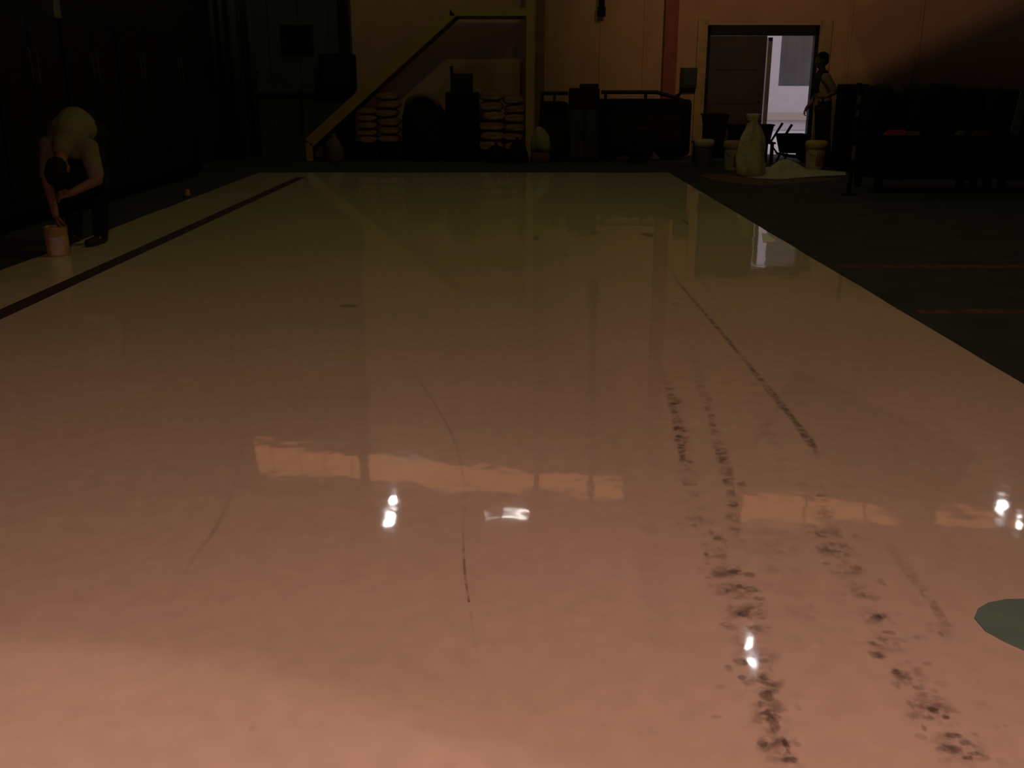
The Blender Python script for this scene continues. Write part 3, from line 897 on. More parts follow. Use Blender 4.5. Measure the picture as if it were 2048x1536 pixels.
# dark wall tank on the corner part
t0, t1 = at(640, 108, YW - 0.2), at(712, 180, YW - 0.2)
wt = thing('wall_cabinet', 'dark wall cabinet hung between the square window and the stair stringer', 'cabinet', ((t0.x + t1.x) / 2, YW - 0.2, t1.z))
MB().box(((t0.x + t1.x) / 2, YW - 0.2, (t0.z + t1.z) / 2), (t1.x - t0.x, 0.38, t0.z - t1.z), bevel=0.03).build('cabinet_body', M_BLACK, wt)
MB().box(((t0.x + t1.x) / 2, YW - 0.4, (t0.z + t1.z) / 2), ((t1.x - t0.x) * .85, 0.02, (t0.z - t1.z) * .85), bevel=0.006).build('door', M_DARKSTEEL, wt)
# thin rod by the stair foot
a, b = at(604, 176, YW - 0.06), at(606, 268, YW - 0.06)
tag(MB().tube([a, b], 0.02, 10).build('wall_conduit', M_BROWNDARK, smooth=True, base=b), 'thin brown conduit on the dark wall above the stair foot', 'pipe')
# standing pipes in the corner
for (px, y, z0p, z1, r, lab) in ((428, 17.6, 170, 3.4, 0.05, 'thin grey pipe on the black side wall, first before the corner'),
                                 (446, 18.0, 172, 3.4, 0.04, 'thin grey pipe on the black side wall, second before the corner'),
                                 (468, 18.45, 330, 4.5, 0.10, 'thick dull pipe rising from the floor in the dark corner'),
                                 (503, 18.75, 330, 4.5, 0.07, 'dull pipe rising from the floor on the back wall near the corner')):
    p = at(px, 120, y)
    z0 = max(at(px, z0p, y).z, 0.0)
    x = max(p.x, X0 + r + 0.02)
    pp = thing('wall_pipe', lab, 'pipe', (x, y, z0), 'pipes in the dark corner')
    MB().tube([(x, y, z0), (x, y, z1)], r, 14).build('pipe_length', M_PIPE, pp, smooth=True)
    for zz in (z0 + 0.4, z0 + 1.5):
        MB().box((x - (0.0 if y > 18.6 else r), y + (r if y > 18.6 else 0), zz), (r * 2.6, r * 2.2, 0.05), bevel=0.005).build('clamp', M_DARKSTEEL, pp)

# ================================================================== DARK CABINETS ALONG THE LEFT WALL
XC = -4.62
CAB = ('nearest the camera', 'second from the camera', 'third from the camera', 'fourth from the camera', 'last before the corner pipes')
for k in range(5):
    y0, y1 = 7.75 + 1.45 * k, 7.75 + 1.45 * (k + 1) - 0.03
    yc = (y0 + y1) / 2
    t = thing('steel_cabinet', f'tall black steel cabinet along the dark side wall, {CAB[k]}', 'cabinet', (XC - 0.28, yc, 0), 'steel cabinets along the dark wall')
    MB().box((XC - 0.28, yc, 1.02), (0.56, y1 - y0, 1.88), bevel=0.012).build('cabinet_body', M_BLACK, t)
    MB().box((XC - 0.28, yc, 0.045), (0.48, y1 - y0 - 0.08, 0.09)).build('plinth', M_BLACK, t)
    for s in (-1, 1):
        d = MB().box((XC + 0.01, yc + s * (y1 - y0) / 4, 1.03), (0.02, (y1 - y0) / 2 - 0.02, 1.78), bevel=0.005).build('door', M_BLACKPLASTIC, t)
        MB().tube([(XC + 0.035, yc + s * 0.07, 1.30), (XC + 0.05, yc + s * 0.07, 1.33), (XC + 0.05, yc + s * 0.07, 1.62), (XC + 0.035, yc + s * 0.07, 1.65)], 0.008, 8).build('handle', M_STEELPOST, d)
for (px, y, w, lab) in ((62, 9.45, 0.30, 'grey carton on top of the black steel cabinet nearest the bending worker'), (163, 10.8, 0.16, 'small grey carton on top of the second black steel cabinet')):
    x = at(px, 5, y).x
    cb = thing('carton', lab, 'carton', (-4.85, y, 1.962), 'cartons on the cabinets')
    MB().box((-4.80, y, 1.962 + 0.11), (0.26, w, 0.22), bevel=0.004).build('carton_body', M_GREYBOX, cb)
    MB().box((-4.80, y, 1.962 + 0.222), (0.262, 0.05, 0.004)).build('tape', M_BEIGE, cb)
# bare dark side strip next to the coating carries an orange cap
p = gp(375, 391)
oc = MB().lathe((p.x, p.y, 0.0), [(0.045, 0), (0.05, 0.01), (0.034, 0.02), (0.028, 0.07), (0.02, 0.075)], 20)
tag(oc.build('orange_cap', M_ORANGE, smooth=True, base=(p.x, p.y, 0)), 'small orange cap lying on the floor along the dark side wall', 'cap')

# ================================================================== PAILS, TUBS, POWDER BY THE DOOR
def pail(px, py, h_px, w_px, label, body=M_PAIL, band=None, lab=None):
    g = gp(px, py)
    s = g.y / F_PX * 1.02
    h, r = h_px * s, w_px * s / 2
    t = thing('pail', label, 'pail', (g.x, g.y, 0), 'paint pails by the door')
    MB().lathe((g.x, g.y, 0), [(r * .82, 0), (r * .85, .01), (r * .95, h * .72), (r * .96, h * .74)], 28).build('pail_body', body, t, smooth=True)
    MB().lathe((g.x, g.y, h * .74), [(r * .96, 0), (r * 1.04, .005), (r * 1.06, h * .2), (r * 1.0, h * .24), (r * .9, h * .26)], 28).build('rim_band', band or body, t, smooth=True)
    MB().lathe((g.x, g.y, h * .985), [(r * .93, 0), (r * .93, .008), (r * .86, .014)], 28).build('lid', band or body, t, smooth=True)
    hp = [(g.x + r * 1.05 * math.cos(a), g.y - r * 0.75 * math.sin(a) - 0.02, h * .78 - h * .32 * math.sin(a)) for a in [math.pi * i / 10 for i in range(11)]]
    MB().tube(hp, 0.004, 6).build('handle', M_STEELPOST, t)
    if lab:
        lb = MB()
        for i in range(8):
            a0, a1 = -1.0 + i * 0.18, -1.0 + (i + 1) * 0.18
            ps_ = []
            for a, zz in ((a0, .12), (a1, .12), (a1, .62), (a0, .62)):
                rr = r * (.84 + .12 * zz) + 0.003
                ps_.append(lb.bm.verts.new((g.x + rr * math.sin(a + 0.75), g.y - rr * math.cos(a + 0.75), h * zz)))
            lb.bm.faces.new(ps_)
        lb.build('label_sticker', lab, t)
    return g, h
M_PAILSHADED = mat('shaded_pail_plastic', (0.09, 0.08, 0.06), 0.5, spec=0.4)  # white pail plastic darkened, its shade put into the colour
gA, hA = pail(1406, 333, 50, 36, 'white pail darkened by painted shade below the black tub beside the door casing', M_PAILSHADED, M_PAIL)
gB, hB = pail(1466, 340, 54, 40, 'cream pail with yellow rim and red label beside the tall white sack', M_PAIL, M_PAILBAND, M_PAILRED)
gC, hC = pail(1629, 338, 52, 40, 'cream pail with yellow rim and red label at the feet of the standing worker', M_PAIL, M_PAILBAND, M_PAILRED)

def tub(px, Y, z0, top_py, w_px, label, depth=0.3, support=True):
    s = Y / F_PX * 1.0
    x = at(px, 260, Y).x
    w = w_px * s
    zt = at(px, top_py, Y).z
    t = thing('tub', label, 'tub', (x, Y, z0), 'black tubs by the door')
    b = MB()
    r = 0.72
    lo = [(x - w / 2 * r, Y - depth / 2 * r), (x + w / 2 * r, Y - depth / 2 * r), (x + w / 2 * r, Y + depth / 2 * r), (x - w / 2 * r, Y + depth / 2 * r)]
    hi = [(x - w / 2, Y - depth / 2), (x + w / 2, Y - depth / 2), (x + w / 2, Y + depth / 2), (x - w / 2, Y + depth / 2)]
    inn = [(x - w / 2 + .02, Y - depth / 2 + .02), (x + w / 2 - .02, Y - depth / 2 + .02), (x + w / 2 - .02, Y + depth / 2 - .02), (x - w / 2 + .02, Y + depth / 2 - .02)]
    fl = [(p[0] * .75 + x * .25, p[1] * .75 + Y * .25) for p in inn]
    rings = [[b.bm.verts.new((p[0], p[1], z)) for p in pts] for pts, z in ((lo, z0), (hi, zt), (inn, zt), (fl, z0 + .03))]
    b.bm.faces.new(rings[0][::-1])
    b.bm.faces.new(rings[3])
    for a, c_ in zip(rings, rings[1:]):
        for k in range(4):
            b.bm.faces.new((a[k], a[(k + 1) % 4], c_[(k + 1) % 4], c_[k]))
    b.build('tub_body', M_BLACKPLASTIC, t)
    rm = MB()
    for i in range(4):
        a, c_ = hi[i], hi[(i + 1) % 4]
        rm.bar((a[0], a[1], zt), (c_[0], c_[1], zt), 0.03, 0.025)
    rm.build('rim', M_BLACKPLASTIC, t)
    return t, zt
# low black trestle carrying the tubs behind the pails
def trestle(x0, x1, Y, z, d, label):
    t = thing('trestle_table', label, 'table', ((x0 + x1) / 2, Y, 0))
    MB().box(((x0 + x1) / 2, Y, z - 0.015), (x1 - x0, d, 0.03), bevel=0.004).build('tabletop', M_BLACK, t)
    for sx in (x0 + 0.05, x1 - 0.05):
        for sy in (Y - d / 2 + .05, Y + d / 2 - .05):
            MB().box((sx, sy, (z - 0.03) / 2), (0.05, 0.05, z - 0.03)).build('leg', M_BLACK, t)
    MB().box(((x0 + x1) / 2, Y + d / 2 - .03, (z - .03) / 2 + .02), (x1 - x0 - .1, 0.02, z - .12)).build('back_panel', M_BLACK, t)
YT = 17.2
zt1 = at(1430, 283, YT).z
trestle(at(1388, 280, YT).x, at(1545, 280, YT).x, YT, zt1, 0.5, 'low black trestle table carrying the tubs in front of the dark door leaf')
tub(1429, YT, zt1, 229, 46, 'largest black tub on the low trestle, below the dark door leaf', 0.34)
tub(1474, YT - 0.03, zt1, 250, 34, 'middle sized black tub on the trestle, next to the tall white sack', 0.28)
tb, _ = tub(1527, YT, zt1, 250, 32, 'black tub with a green tag on the trestle under the bright doorway', 0.28)
g = at(1525, 277, YT - 0.14)
MB().ell((g.x, YT - 0.125, g.z + 0.01), (0.045, 0.02, 0.022), None, 14).build('tag', M_GREENTAG, tb, smooth=True)

# tall white sack, standing, gathered neck
g = gp(1500, 352)
s = g.y / F_PX * 1.02
ts = MB()
prof = [(.15, 0), (.178, .03), (.188, .14), (.183, .28), (.17, .42), (.15, .56), (.125, .68), (.105, .76), (.100, .80), (.105, .86), (.09, .89), (.04, .885)]
ts.lathe((g.x, g.y, 0), prof, 32)
for v in ts.bm.verts:
    h_ = v.co.z
    an = math.atan2(v.co.y - g.y, v.co.x - g.x)
    fold = 1 + (.03 + .13 * min(h_, .85)) * math.sin(6 * an + 3.1 * h_) * .8 + .05 * math.sin(2 * an + 1)
    v.co.x, v.co.y = g.x + (v.co.x - g.x) * fold, g.y + (v.co.y - g.y) * fold
    v.co += V((0.07 * noise.noise(v.co * 4.0) + 0.025 * noise.noise(v.co * 13), 0.06 * noise.noise(v.co * 4.5 + V((5, 0, 0))) + 0.025 * noise.noise(v.co * 13 + V((1, 7, 0))), 0))
    v.co.z = max(v.co.z, 0)
wsk = thing('standing_sack', 'tall white woven sack with gathered neck standing in spilled powder by the door', 'sack', (g.x, g.y, 0))
ts.build('sack_body', M_WHITESACK, wsk, smooth=True)
MB().tube([(g.x + .104 * math.cos(a), g.y + .104 * math.sin(a), .79) for a in [2 * math.pi * i / 16 for i in range(17)]], 0.010, 8, cap=False).build('tie_cord', M_BEIGE, wsk)

# powder heap with its spread
def heap(pts_px, peak_px, hz, name, m, label, cat):
    c = gp(*peak_px)
    ring = [gp(x, y) for x, y in pts_px]
    b = MB()
    NR, n = 9, len(ring) * 6
    rows = []
    for j in range(NR + 1):
        t = j / NR
        row = []
        for k in range(n):
            f = k / n * len(ring)
            i = int(f) % len(ring)
            q = ring[i].lerp(ring[(i + 1) % len(ring)], f - int(f))
            p = c.lerp(q, t)
            z = hz * (0.5 + 0.5 * math.cos(math.pi * min(1.0, t * 1.7))) ** 1.15 + 0.012 * (1 - t) + 0.006 * (1 - t) * noise.noise(V((p.x * 9, p.y * 9, 0)))
            row.append(b.bm.verts.new((p.x, p.y, max(z, 0.0) + 0.001)))
        rows.append(row)
    for a, d in zip(rows, rows[1:]):
        for k in range(n):
            b.bm.faces.new((a[k], d[k], d[(k + 1) % n], a[(k + 1) % n]))
    return tag(b.build(name, m, smooth=True, base=c), label, cat)
heap([(1470, 352), (1490, 362), (1530, 361), (1590, 356), (1640, 352), (1692, 350), (1690, 344), (1640, 340), (1612, 338), (1575, 334), (1530, 334), (1490, 344)], (1566, 347), 0.20, 'powder_heap', M_POWDER,
     'heap of pale powder spilled across the floor beside the tall white sack', 'powder')
heap([(1400, 350), (1420, 358), (1460, 365), (1520, 371), (1600, 366), (1690, 357), (1640, 355), (1560, 358), (1480, 352), (1440, 348)], (1530, 363), 0.0, 'dust_spill', M_DUST,
     'thin brown dust spread on the floor in front of the powder heap', 'dust')

# wheelbarrow
Yw = 17.35
wb_ = thing('wheelbarrow', 'black wheelbarrow with one raised handle in front of the bright doorway', 'wheelbarrow', (at(1580, 300, Yw).x, Yw, 0))
x0, x1 = at(1545, 300, Yw).x, at(1612, 300, Yw).x
zt, zb_ = at(1590, 268, Yw).z, at(1590, 305, Yw).z
tr = MB()
lo = [(x0 + .16, Yw - .18), (x1 - .06, Yw - .18), (x1 - .06, Yw + .18), (x0 + .16, Yw + .18)]
hi = [(x0 + .10, Yw - .28), (x1, Yw - .28), (x1, Yw + .28), (x0 + .10, Yw + .28)]
rings = [[tr.bm.verts.new((p[0], p[1], z)) for p in pts] for pts, z in ((lo, zb_), (hi, zt))]
inn = [tr.bm.verts.new((p[0] * .94 + (x0 + x1) * .03, p[1] * .94 + Yw * .06, zt - 0.002)) for p in hi]
inb = [tr.bm.verts.new((p[0] * .94 + (x0 + x1) * .03, p[1] * .94 + Yw * .06, zb_ + .03)) for p in lo]
tr.bm.faces.new(rings[0][::-1])
tr.bm.faces.new(inb)
for a, c_ in ((rings[0], rings[1]), (rings[1], inn), (inn, inb)):
    for k in range(4):
        tr.bm.faces.new((a[k], a[(k + 1) % 4], c_[(k + 1) % 4], c_[k]))
tr.build('tray', M_BLACK, wb_)
hA_, hB_ = at(1584, 249, Yw - 0.3), at(1558, 290, Yw - 0.3)
for sy in (-0.30, 0.30):
    MB().tube([(hA_.x, Yw + sy, hA_.z), (hB_.x, Yw + sy, hB_.z), (x0 + .14, Yw + sy * .75, zb_ - .03), (x1 + .02, Yw + sy * .4, zb_ - 0.10)], 0.022, 10).build('handle', M_BLACK, wb_)
    MB().tube([(x0 + .2, Yw + sy * .7, zb_), (x0 + .14, Yw + sy * .7, 0.0)], 0.02, 8).build('leg', M_BLACK, wb_)
wl = MB()
wx = x1 + 0.0
for k in range(24):
    pass
wl.tube([(wx, Yw - .035, .165), (wx, Yw - .03, .165), (wx, Yw + .03, .165), (wx, Yw + .035, .165)], [.12, .165, .165, .12], 26)
wl.build('wheel', M_BLACKPLASTIC, wb_)
MB().tube([(wx, Yw - .13, .165), (wx, Yw + .13, .165)], .012, 8).build('axle', M_DARKSTEEL, wb_)

# stacked dark crates right of the standing worker
YK = 15.9
kx0, kx1 = at(1672, 300, YK).x, at(1716, 300, YK).x
ztop = at(1690, 168, YK).z
for k in range(4):
    z0, z1 = ztop * k / 4, ztop * (k + 1) / 4
    t = thing('crate', f"black crate behind the worn steel post, {('lowest', 'second', 'third', 'topmost')[k]} of its stack", 'crate', ((kx0 + kx1) / 2, YK, z0), 'black crates stacked by the worker')
    b = MB()
    w, d = kx1 - kx0, 0.45
    b.box(((kx0 + kx1) / 2, YK, z0 + .012), (w, d, .022))
    for sx in (kx0 + .012, kx1 - .012):
        b.box((sx, YK, (z0 + z1) / 2), (.024, d, z1 - z0 - .004))
    for sy in (YK - d / 2 + .012, YK + d / 2 - .012):
        b.box(((kx0 + kx1) / 2, sy, (z0 + z1) / 2), (w, .024, z1 - z0 - .004))
    b.build('crate_body', M_BLACK, t)
    MB().box(((kx0 + kx1) / 2, YK - d / 2 - .004, z1 - .07), (w * .96, .012, .03), bevel=.003).build('grip_rail', M_DARKSTEEL, t)

# ================================================================== BENCHES ON THE RIGHT
YBN = 12.9
zt = at(1800, 271, YBN - 0.4).z
def bench(pa, xb, label):
    xa = at(pa, 300, YBN).x
    t = thing('workbench', label, 'workbench', ((xa + xb) / 2, YBN, 0), 'black workbenches on the bare floor')
    MB().box(((xa + xb) / 2, YBN, zt - 0.03), (xb - xa, 0.9, 0.06), bevel=0.008).build('benchtop', M_BLACK, t)
    for sx in (xa + .06, xb - .06):
        for sy in (YBN - .38, YBN + .38):
            MB().box((sx, sy, (zt - .06) / 2), (.08, .08, zt - .06), bevel=.006).build('leg', M_BLACK, t)
    MB().box(((xa + xb) / 2, YBN, 0.18), (xb - xa - .1, 0.8, 0.03)).build('lower_shelf', M_BLACK, t)
    MB().box(((xa + xb) / 2, YBN + .40, zt / 2 + .06), (xb - xa - .1, 0.02, zt - .25)).build('back_panel', M_BLACK, t)
    return xa
xs = bench(1733, 6.0, 'black workbench nearest the worn steel post, red cloth on its edge')
t2xa = 6.04
t = thing('workbench', 'black workbench beyond the red cloth, holding the brown cloth', 'workbench', (7.2, YBN, 0), 'black workbenches on the bare floor')
MB().box((7.2, YBN, zt - 0.03), (2.3, 0.9, 0.06), bevel=0.008).build('benchtop', M_BLACK, t)
for sx in (6.12, 8.28):
    for sy in (YBN - .38, YBN + .38):
        MB().box((sx, sy, (zt - .06) / 2), (.08, .08, zt - .06), bevel=.006).build('leg', M_BLACK, t)
MB().box((7.2, YBN, 0.18), (2.2, 0.8, 0.03)).build('lower_shelf', M_BLACK, t)
MB().box((7.2, YBN + .40, zt / 2 + .06), (2.2, 0.02, zt - .25)).build('back_panel', M_BLACK, t)
# boxes under the benches
for k, (xa, w, h_, lab) in enumerate(((4.62, .62, .36, 'dark box under the workbench, closest to the steel post'), (5.36, .66, .40, 'dark box under the workbench, below the red cloth'), (6.35, .6, .34, 'dark box under the second workbench, near its first legs'), (7.1, .7, .4, 'dark box under the second workbench, further from the post'))):
    b = thing('storage_box', lab, 'box', (xa + w / 2, YBN - .06, .195), 'boxes under the benches')
    MB().box((xa + w / 2, YBN - .06, .195 + h_ / 2 - .02), (w, .6, h_ - .04), bevel=.01).build('box_body', M_BLACK, b)
    MB().box((xa + w / 2, YBN - .06, .195 + h_ - .02), (w + .03, .63, .04), bevel=.008).build('box_lid', M_DARKSTEEL, b)
# lumpy dark bundles on the benches
BD = ((1734, 1775, 168, 'first black bundle on the workbench, just past the steel post'), (1776, 1806, 180, 'low black bundle on the workbench behind the red cloth'), (1806, 1846, 165, 'rounded black bundle on the workbench above the beige cloth end'),
      (1846, 1900, 166, 'wide black bundle on the workbench between two rounded ones'), (1902, 1950, 168, 'rounded black bundle above the brown cloth on the second workbench'), (1950, 1998, 170, 'black bundle second from the frame edge on the second workbench'),
      (1998, 2046, 178, 'low black bundle on the second workbench near a grey sheet'), (2046, 2100, 172, 'black bundle at the far end of the second workbench'))
for i, (pa, pb, top, lab) in enumerate(BD):
    xa, xb = at(pa, 220, YBN).x, at(pb, 220, YBN).x
    z1 = at(pa, top, YBN).z
    zz0 = zt
    o = MB()
    r = bmesh.ops.create_cube(o.bm, size=2.0)
    bmesh.ops.subdivide_edges(o.bm, edges=o.bm.edges[:], cuts=7, use_grid_fill=True)
    for v in o.bm.verts:
        x, y, z = v.co
        k = (x ** 4 + y ** 4 + z ** 4) ** 0.25 or 1
        sq = V((x, y, z)) / k
        nn = noise.noise(V((x * 1.5 + i * 4, y * 1.5, z * 1.5)))
        sq *= 1 + 0.06 * nn
        p = V(((xa + xb) / 2 + sq.x * (xb - xa) / 2 * 1.02, YBN + 0.02 + sq.y * 0.28, zz0 + (z1 - zz0) * (sq.z * .5 + .5)))
        p.z = max(p.z, zz0)
        v.co = p
    tag(o.build('bundle', M_TARP if i % 3 == 2 else M_BLACK, smooth=True, base=((xa + xb) / 2, YBN, zz0)), lab, 'bundle', 'black bundles on the workbenches')
# cloths lying along the bench edge
def cloth(pa, pb, h_, m, lab, nm):
    xa, xb = at(pa, 264, YBN - .42).x, at(pb, 264, YBN - .42).x
    b = MB()
    for j in range(3):
        b.box(((xa + xb) / 2 + .01 * j, YBN - .36, zt + h_ * (j + .5) / 3), ((xb - xa) * (1 - .05 * j), .12 - .01 * j, h_ / 3 * .96), None, h_ / 3 * .3)
    tag(b.build(nm, m, base=((xa + xb) / 2, YBN - .36, zt)), lab, 'cloth', 'folded cloths on the bench edge')
cloth(1774, 1812, .062, M_RED, 'red folded cloth lying on the workbench edge', 'folded_cloth')
cloth(1813, 1840, .045, M_BEIGE, 'beige folded cloth lying next to the red cloth on the workbench', 'folded_cloth')
cloth(1948, 1982, .055, mat('brown_cloth', (0.09, 0.055, 0.028), 0.85), 'brown folded cloth lying on the second workbench edge', 'folded_cloth')
cloth(1917, 1928, .055, mat('grey_cloth', (0.12, 0.11, 0.12), 0.85), 'small grey folded cloth on the second workbench edge', 'folded_cloth')
# grey sheet standing at the frame edge
p = at(2040, 215, YBN - .3)
tag(MB().box((p.x, YBN - .30, zt + .26), (.10, .03, .52), Matrix.Rotation(.12, 3, 'Y'), .004).build('grey_panel', mat('grey_sheet_metal', (0.10, 0.10, 0.11), 0.5), base=(p.x, YBN - .3, zt)), 'narrow grey metal panel leaning on the black bundles of the second workbench', 'panel')
# worn steel post before the bench
Yp = 12.3
pa, pb = at(1723, 166, Yp), at(1714, 345, Yp)
po = thing('steel_post', 'thin worn steel post standing between the worker and the black workbench', 'post', (pa.x - .02, Yp, 0))
MB().box((pa.x - .02, Yp, pa.z / 2), (.045, .045, pa.z), bevel=.004).build('shaft', M_DARKSTEEL, po)
MB().box((pa.x - .02, Yp, .01), (.16, .16, .02), bevel=.003).build('base_plate', M_DARKSTEEL, po)
for za_, zb2 in ((191, 208), (221, 233), (291, 318)):
    z1, z0 = at(1720, za_, Yp).z, at(1720, zb2, Yp).z
    MB().box((pa.x - .02, Yp - .0235, (z0 + z1) / 2), (.04, .004, z1 - z0)).build('pale_strip', mat('pale_post_strip', (0.13, 0.11, 0.08), 0.6), po)  # pale strips set along the dark shaft

# ================================================================== PEOPLE
def frame(d, n):
    d = d.normalized()
    s = d.cross(n).normalized()
    n = s.cross(d).normalized()
    return d, n, s
def hand(b, wrist, d, n, curl=0.6, thumb_side=1, size=1.0):
    """palm and five fingers grown from the wrist: d towards the fingers, n out of the back of the hand"""
    d, n, s = frame(V(d), V(n))
    k = size
    b.capsule(wrist, wrist + d * .03 * k, .026 * k, .028 * k)
    for o in (-.026, -.009, .009, .026):
        b.capsule(wrist + d * .02 * k + s * o * .8 * k, wrist + d * .085 * k + s * o * k, .015 * k, .0125 * k)
    for i, (o, L) in enumerate(((-.033, .058), (-.011, .078), (.011, .084), (.033, .074))):
        p = wrist + d * (.088 if i else .080) * k + s * o * k
        a = 0.12
        dd = d
        for seg, f in enumerate((.45, .32, .23)):
            a += curl * (0.75 + .25 * seg) * (1 + .08 * i)
            dd = (d * math.cos(a) - n * math.sin(a) + s * o * .8).normalized()
            q = p + dd * L * f * k
            b.capsule(p, q, (.0098 - .001 * seg) * k, (.0090 - .001 * seg) * k)
            p = q
    t0 = wrist + d * .03 * k + s * thumb_side * .024 * k
    t1 = t0 + (d * .6 + s * thumb_side * .7 - n * .35).normalized() * .042 * k
    t2 = t1 + (d * .85 + s * thumb_side * .2 - n * .45).normalized() * .034 * k
    t3 = t2 + (d * .9 - s * thumb_side * .1 - n * .5).normalized() * .024 * k
    b.chain([t0, t1, t2, t3], [.014 * k, .0115 * k, .010 * k, .008 * k])
def head(b, c, up, face, k=1.0):
    up = V(up).normalized()
    face = V(face)
    face = (face - up * face.dot(up)).normalized()
    side = face.cross(up).normalized()
    R = Matrix((side, face, up)).transposed()
    P = lambda x, y, z: V(c) + R @ V((x * k, y * k, z * k))
    b.ell(P(0, -.012, .03), (.074 * k, .092 * k, .085 * k), R, 22)
    b.ell(P(0, .012, -.035), (.060 * k, .070 * k, .080 * k), R, 20)
    b.ell(P(0, .045, -.085), (.030 * k, .030 * k, .025 * k), R, 14)
    b.capsule(P(0, .078, .012), P(0, .100, -.030), .009 * k, .014 * k)
    b.ell(P(0, .094, -.034), (.019 * k, .012 * k, .010 * k), R, 12)
    for sx in (-1, 1):
        b.ell(P(.075 * sx, -.01, -.01), (.010 * k, .020 * k, .032 * k), R, 12)
        b.capsule(P(.014 * sx, .080, .026), P(.045 * sx, .068, .028), .009 * k, .009 * k)
        b.ell(P(.040 * sx, .052, -.028), (.024 * k, .024 * k, .022 * k), R, 12)
    b.capsule(P(-.022, .078, -.062), P(.022, .078, -.062), .008 * k, .008 * k)
    return P, R
def face_parts(P, R, k, person, c):
    for sx in (-1, 1):
        MB().ell(P(.031 * sx, .074, .008), (.014 * k, .010 * k, .008 * k), R, 14).build('eye', M_EYE, person, smooth=True)
        MB().ell(P(.031 * sx, .0835, .008), (.006 * k, .003 * k, .006 * k), R, 12).build('pupil', M_HAIR, person, smooth=True)
    MB().ell(P(0, .085, -.062), (.024 * k, .006 * k, .009 * k), R, 14).build('lips', M_LIP, person, smooth=True)
def hair(P, R, k, person, full=1.0):
    h = MB()
    h.ell(P(0, -.022, .045), (.083 * k, .098 * k, .083 * k), R, 22)
    h.ell(P(0, -.045, -.005), (.078 * k, .070 * k, .075 * k), R, 20)
    for v in h.bm.verts:
        v.co += V((1, 1, 1)) * 0.004 * noise.noise(v.co * 40)
    h.build('hair', M_HAIR, person, voxel=0.008)

# --- worker bending over a can
Z = lambda px, py, y: at(px, py, y)
body = MB()
pel, spine1, chest, neck, hc = Z(162, 262, 8.68), Z(150, 252, 8.50), Z(137, 272, 8.26), Z(124, 300, 8.08), Z(117, 340, 7.97)
shR, shL = Z(100, 292, 8.18), Z(176, 298, 8.18)
elR, elL = Z(94, 362, 8.02), Z(195, 360, 8.02)
wrR, wrL = Z(110, 424, 7.90), Z(142, 386, 7.86)
hipR, hipL = Z(142, 270, 8.68), Z(186, 270, 8.66)
knR, knL = Z(144, 378, 8.50), Z(200, 380, 8.44)
anR, anL = Z(150, 470, 8.58), Z(202, 474, 8.50)
anR.z = anL.z = 0.09
body.chain([pel, spine1, chest], [.125, .12, .13])
body.chain([hipR, hipL], [.10, .10])
body.chain([shR, shL], [.065, .065])
body.chain([chest, neck, hc], [.10, .055, .05])
body.chain([shR, elR, wrR], [.055, .042, .029])
body.chain([shL, elL, wrL], [.055, .042, .029])
body.chain([hipR, knR, anR], [.082, .055, .036])
body.chain([hipL, knL, anL], [.082, .055, .036])
for a in (anR, anL):
    body.chain([a + V((0, .02, -.03)), a + V((-.01, -.17, -.06))], [.035, .026])
P, R = head(body, hc, (-.03, -.50, -.86), (-.05, .82, -.5), 1.08)
hand(body, wrR, (.12, -.03, -1), (-.8, -.5, 0.1), .25, -1, 1.0)
hand(body, wrL, (-.95, -.1, -.18), (0.1, -.7, .7), .55, 1, 1.0)
pa_ = body.build('person', M_SKIN, voxel=0.0075, base=(-3.45, 8.5, 0))
tag(pa_, 'person bending down over a small can, pale khaki shirt and black trousers', 'person')
face_parts(P, R, 1.05, pa_, hc)
hair(P, R, 1.05, pa_)
sh = MB()
sh.chain([pel + V((0, 0, .01)), spine1 + V((0, .0, .01)), chest], [.145, .148, .155])
sh.ell((spine1 + chest) / 2 + V((0, 0, .0)), (.19, .24, .13), Matrix.Rotation(.12, 3, 'X'), 24)
sh.chain([shR, shL], [.085, .085])
sh.chain([chest, neck], [.13, .075])
sh.chain([shR, shR.lerp(elR, .82)], [.080, .062])
sh.chain([shL, shL.lerp(elL, .82)], [.080, .062])
for v in sh.bm.verts:
    v.co += V((1, 1, 1)) * .006 * noise.noise(v.co * 11)
sh.build('shirt', M_SHIRT, pa_, voxel=0.010)
trs = MB()
trs.chain([hipR, hipL], [.125, .125])
trs.chain([pel, pel.lerp(spine1, .5)], [.142, .138])
trs.chain([hipR, knR, anR + V((0, 0, .02))], [.105, .078, .066])
trs.chain([hipL, knL, anL + V((0, 0, .02))], [.105, .078, .066])
for v in trs.bm.verts:
    v.co += V((1, 1, 1)) * .006 * noise.noise(v.co * 10)
trs.build('trousers', M_TROUSER, pa_, voxel=0.010)
for a in (anR, anL):
    bt = MB()
    bt.chain([a + V((0, .025, .05)), a + V((0, .03, -.045)), a + V((-.03, -.19, -.055))], [.052, .045, .036])
    bt.ell(a + V((-.015, -.09, -.06)), (.048, .13, .03), None, 18)
    for v in bt.bm.verts:
        v.co.z = max(v.co.z, 0.005)
    bt.build('boot', M_BOOT, pa_, voxel=0.007)

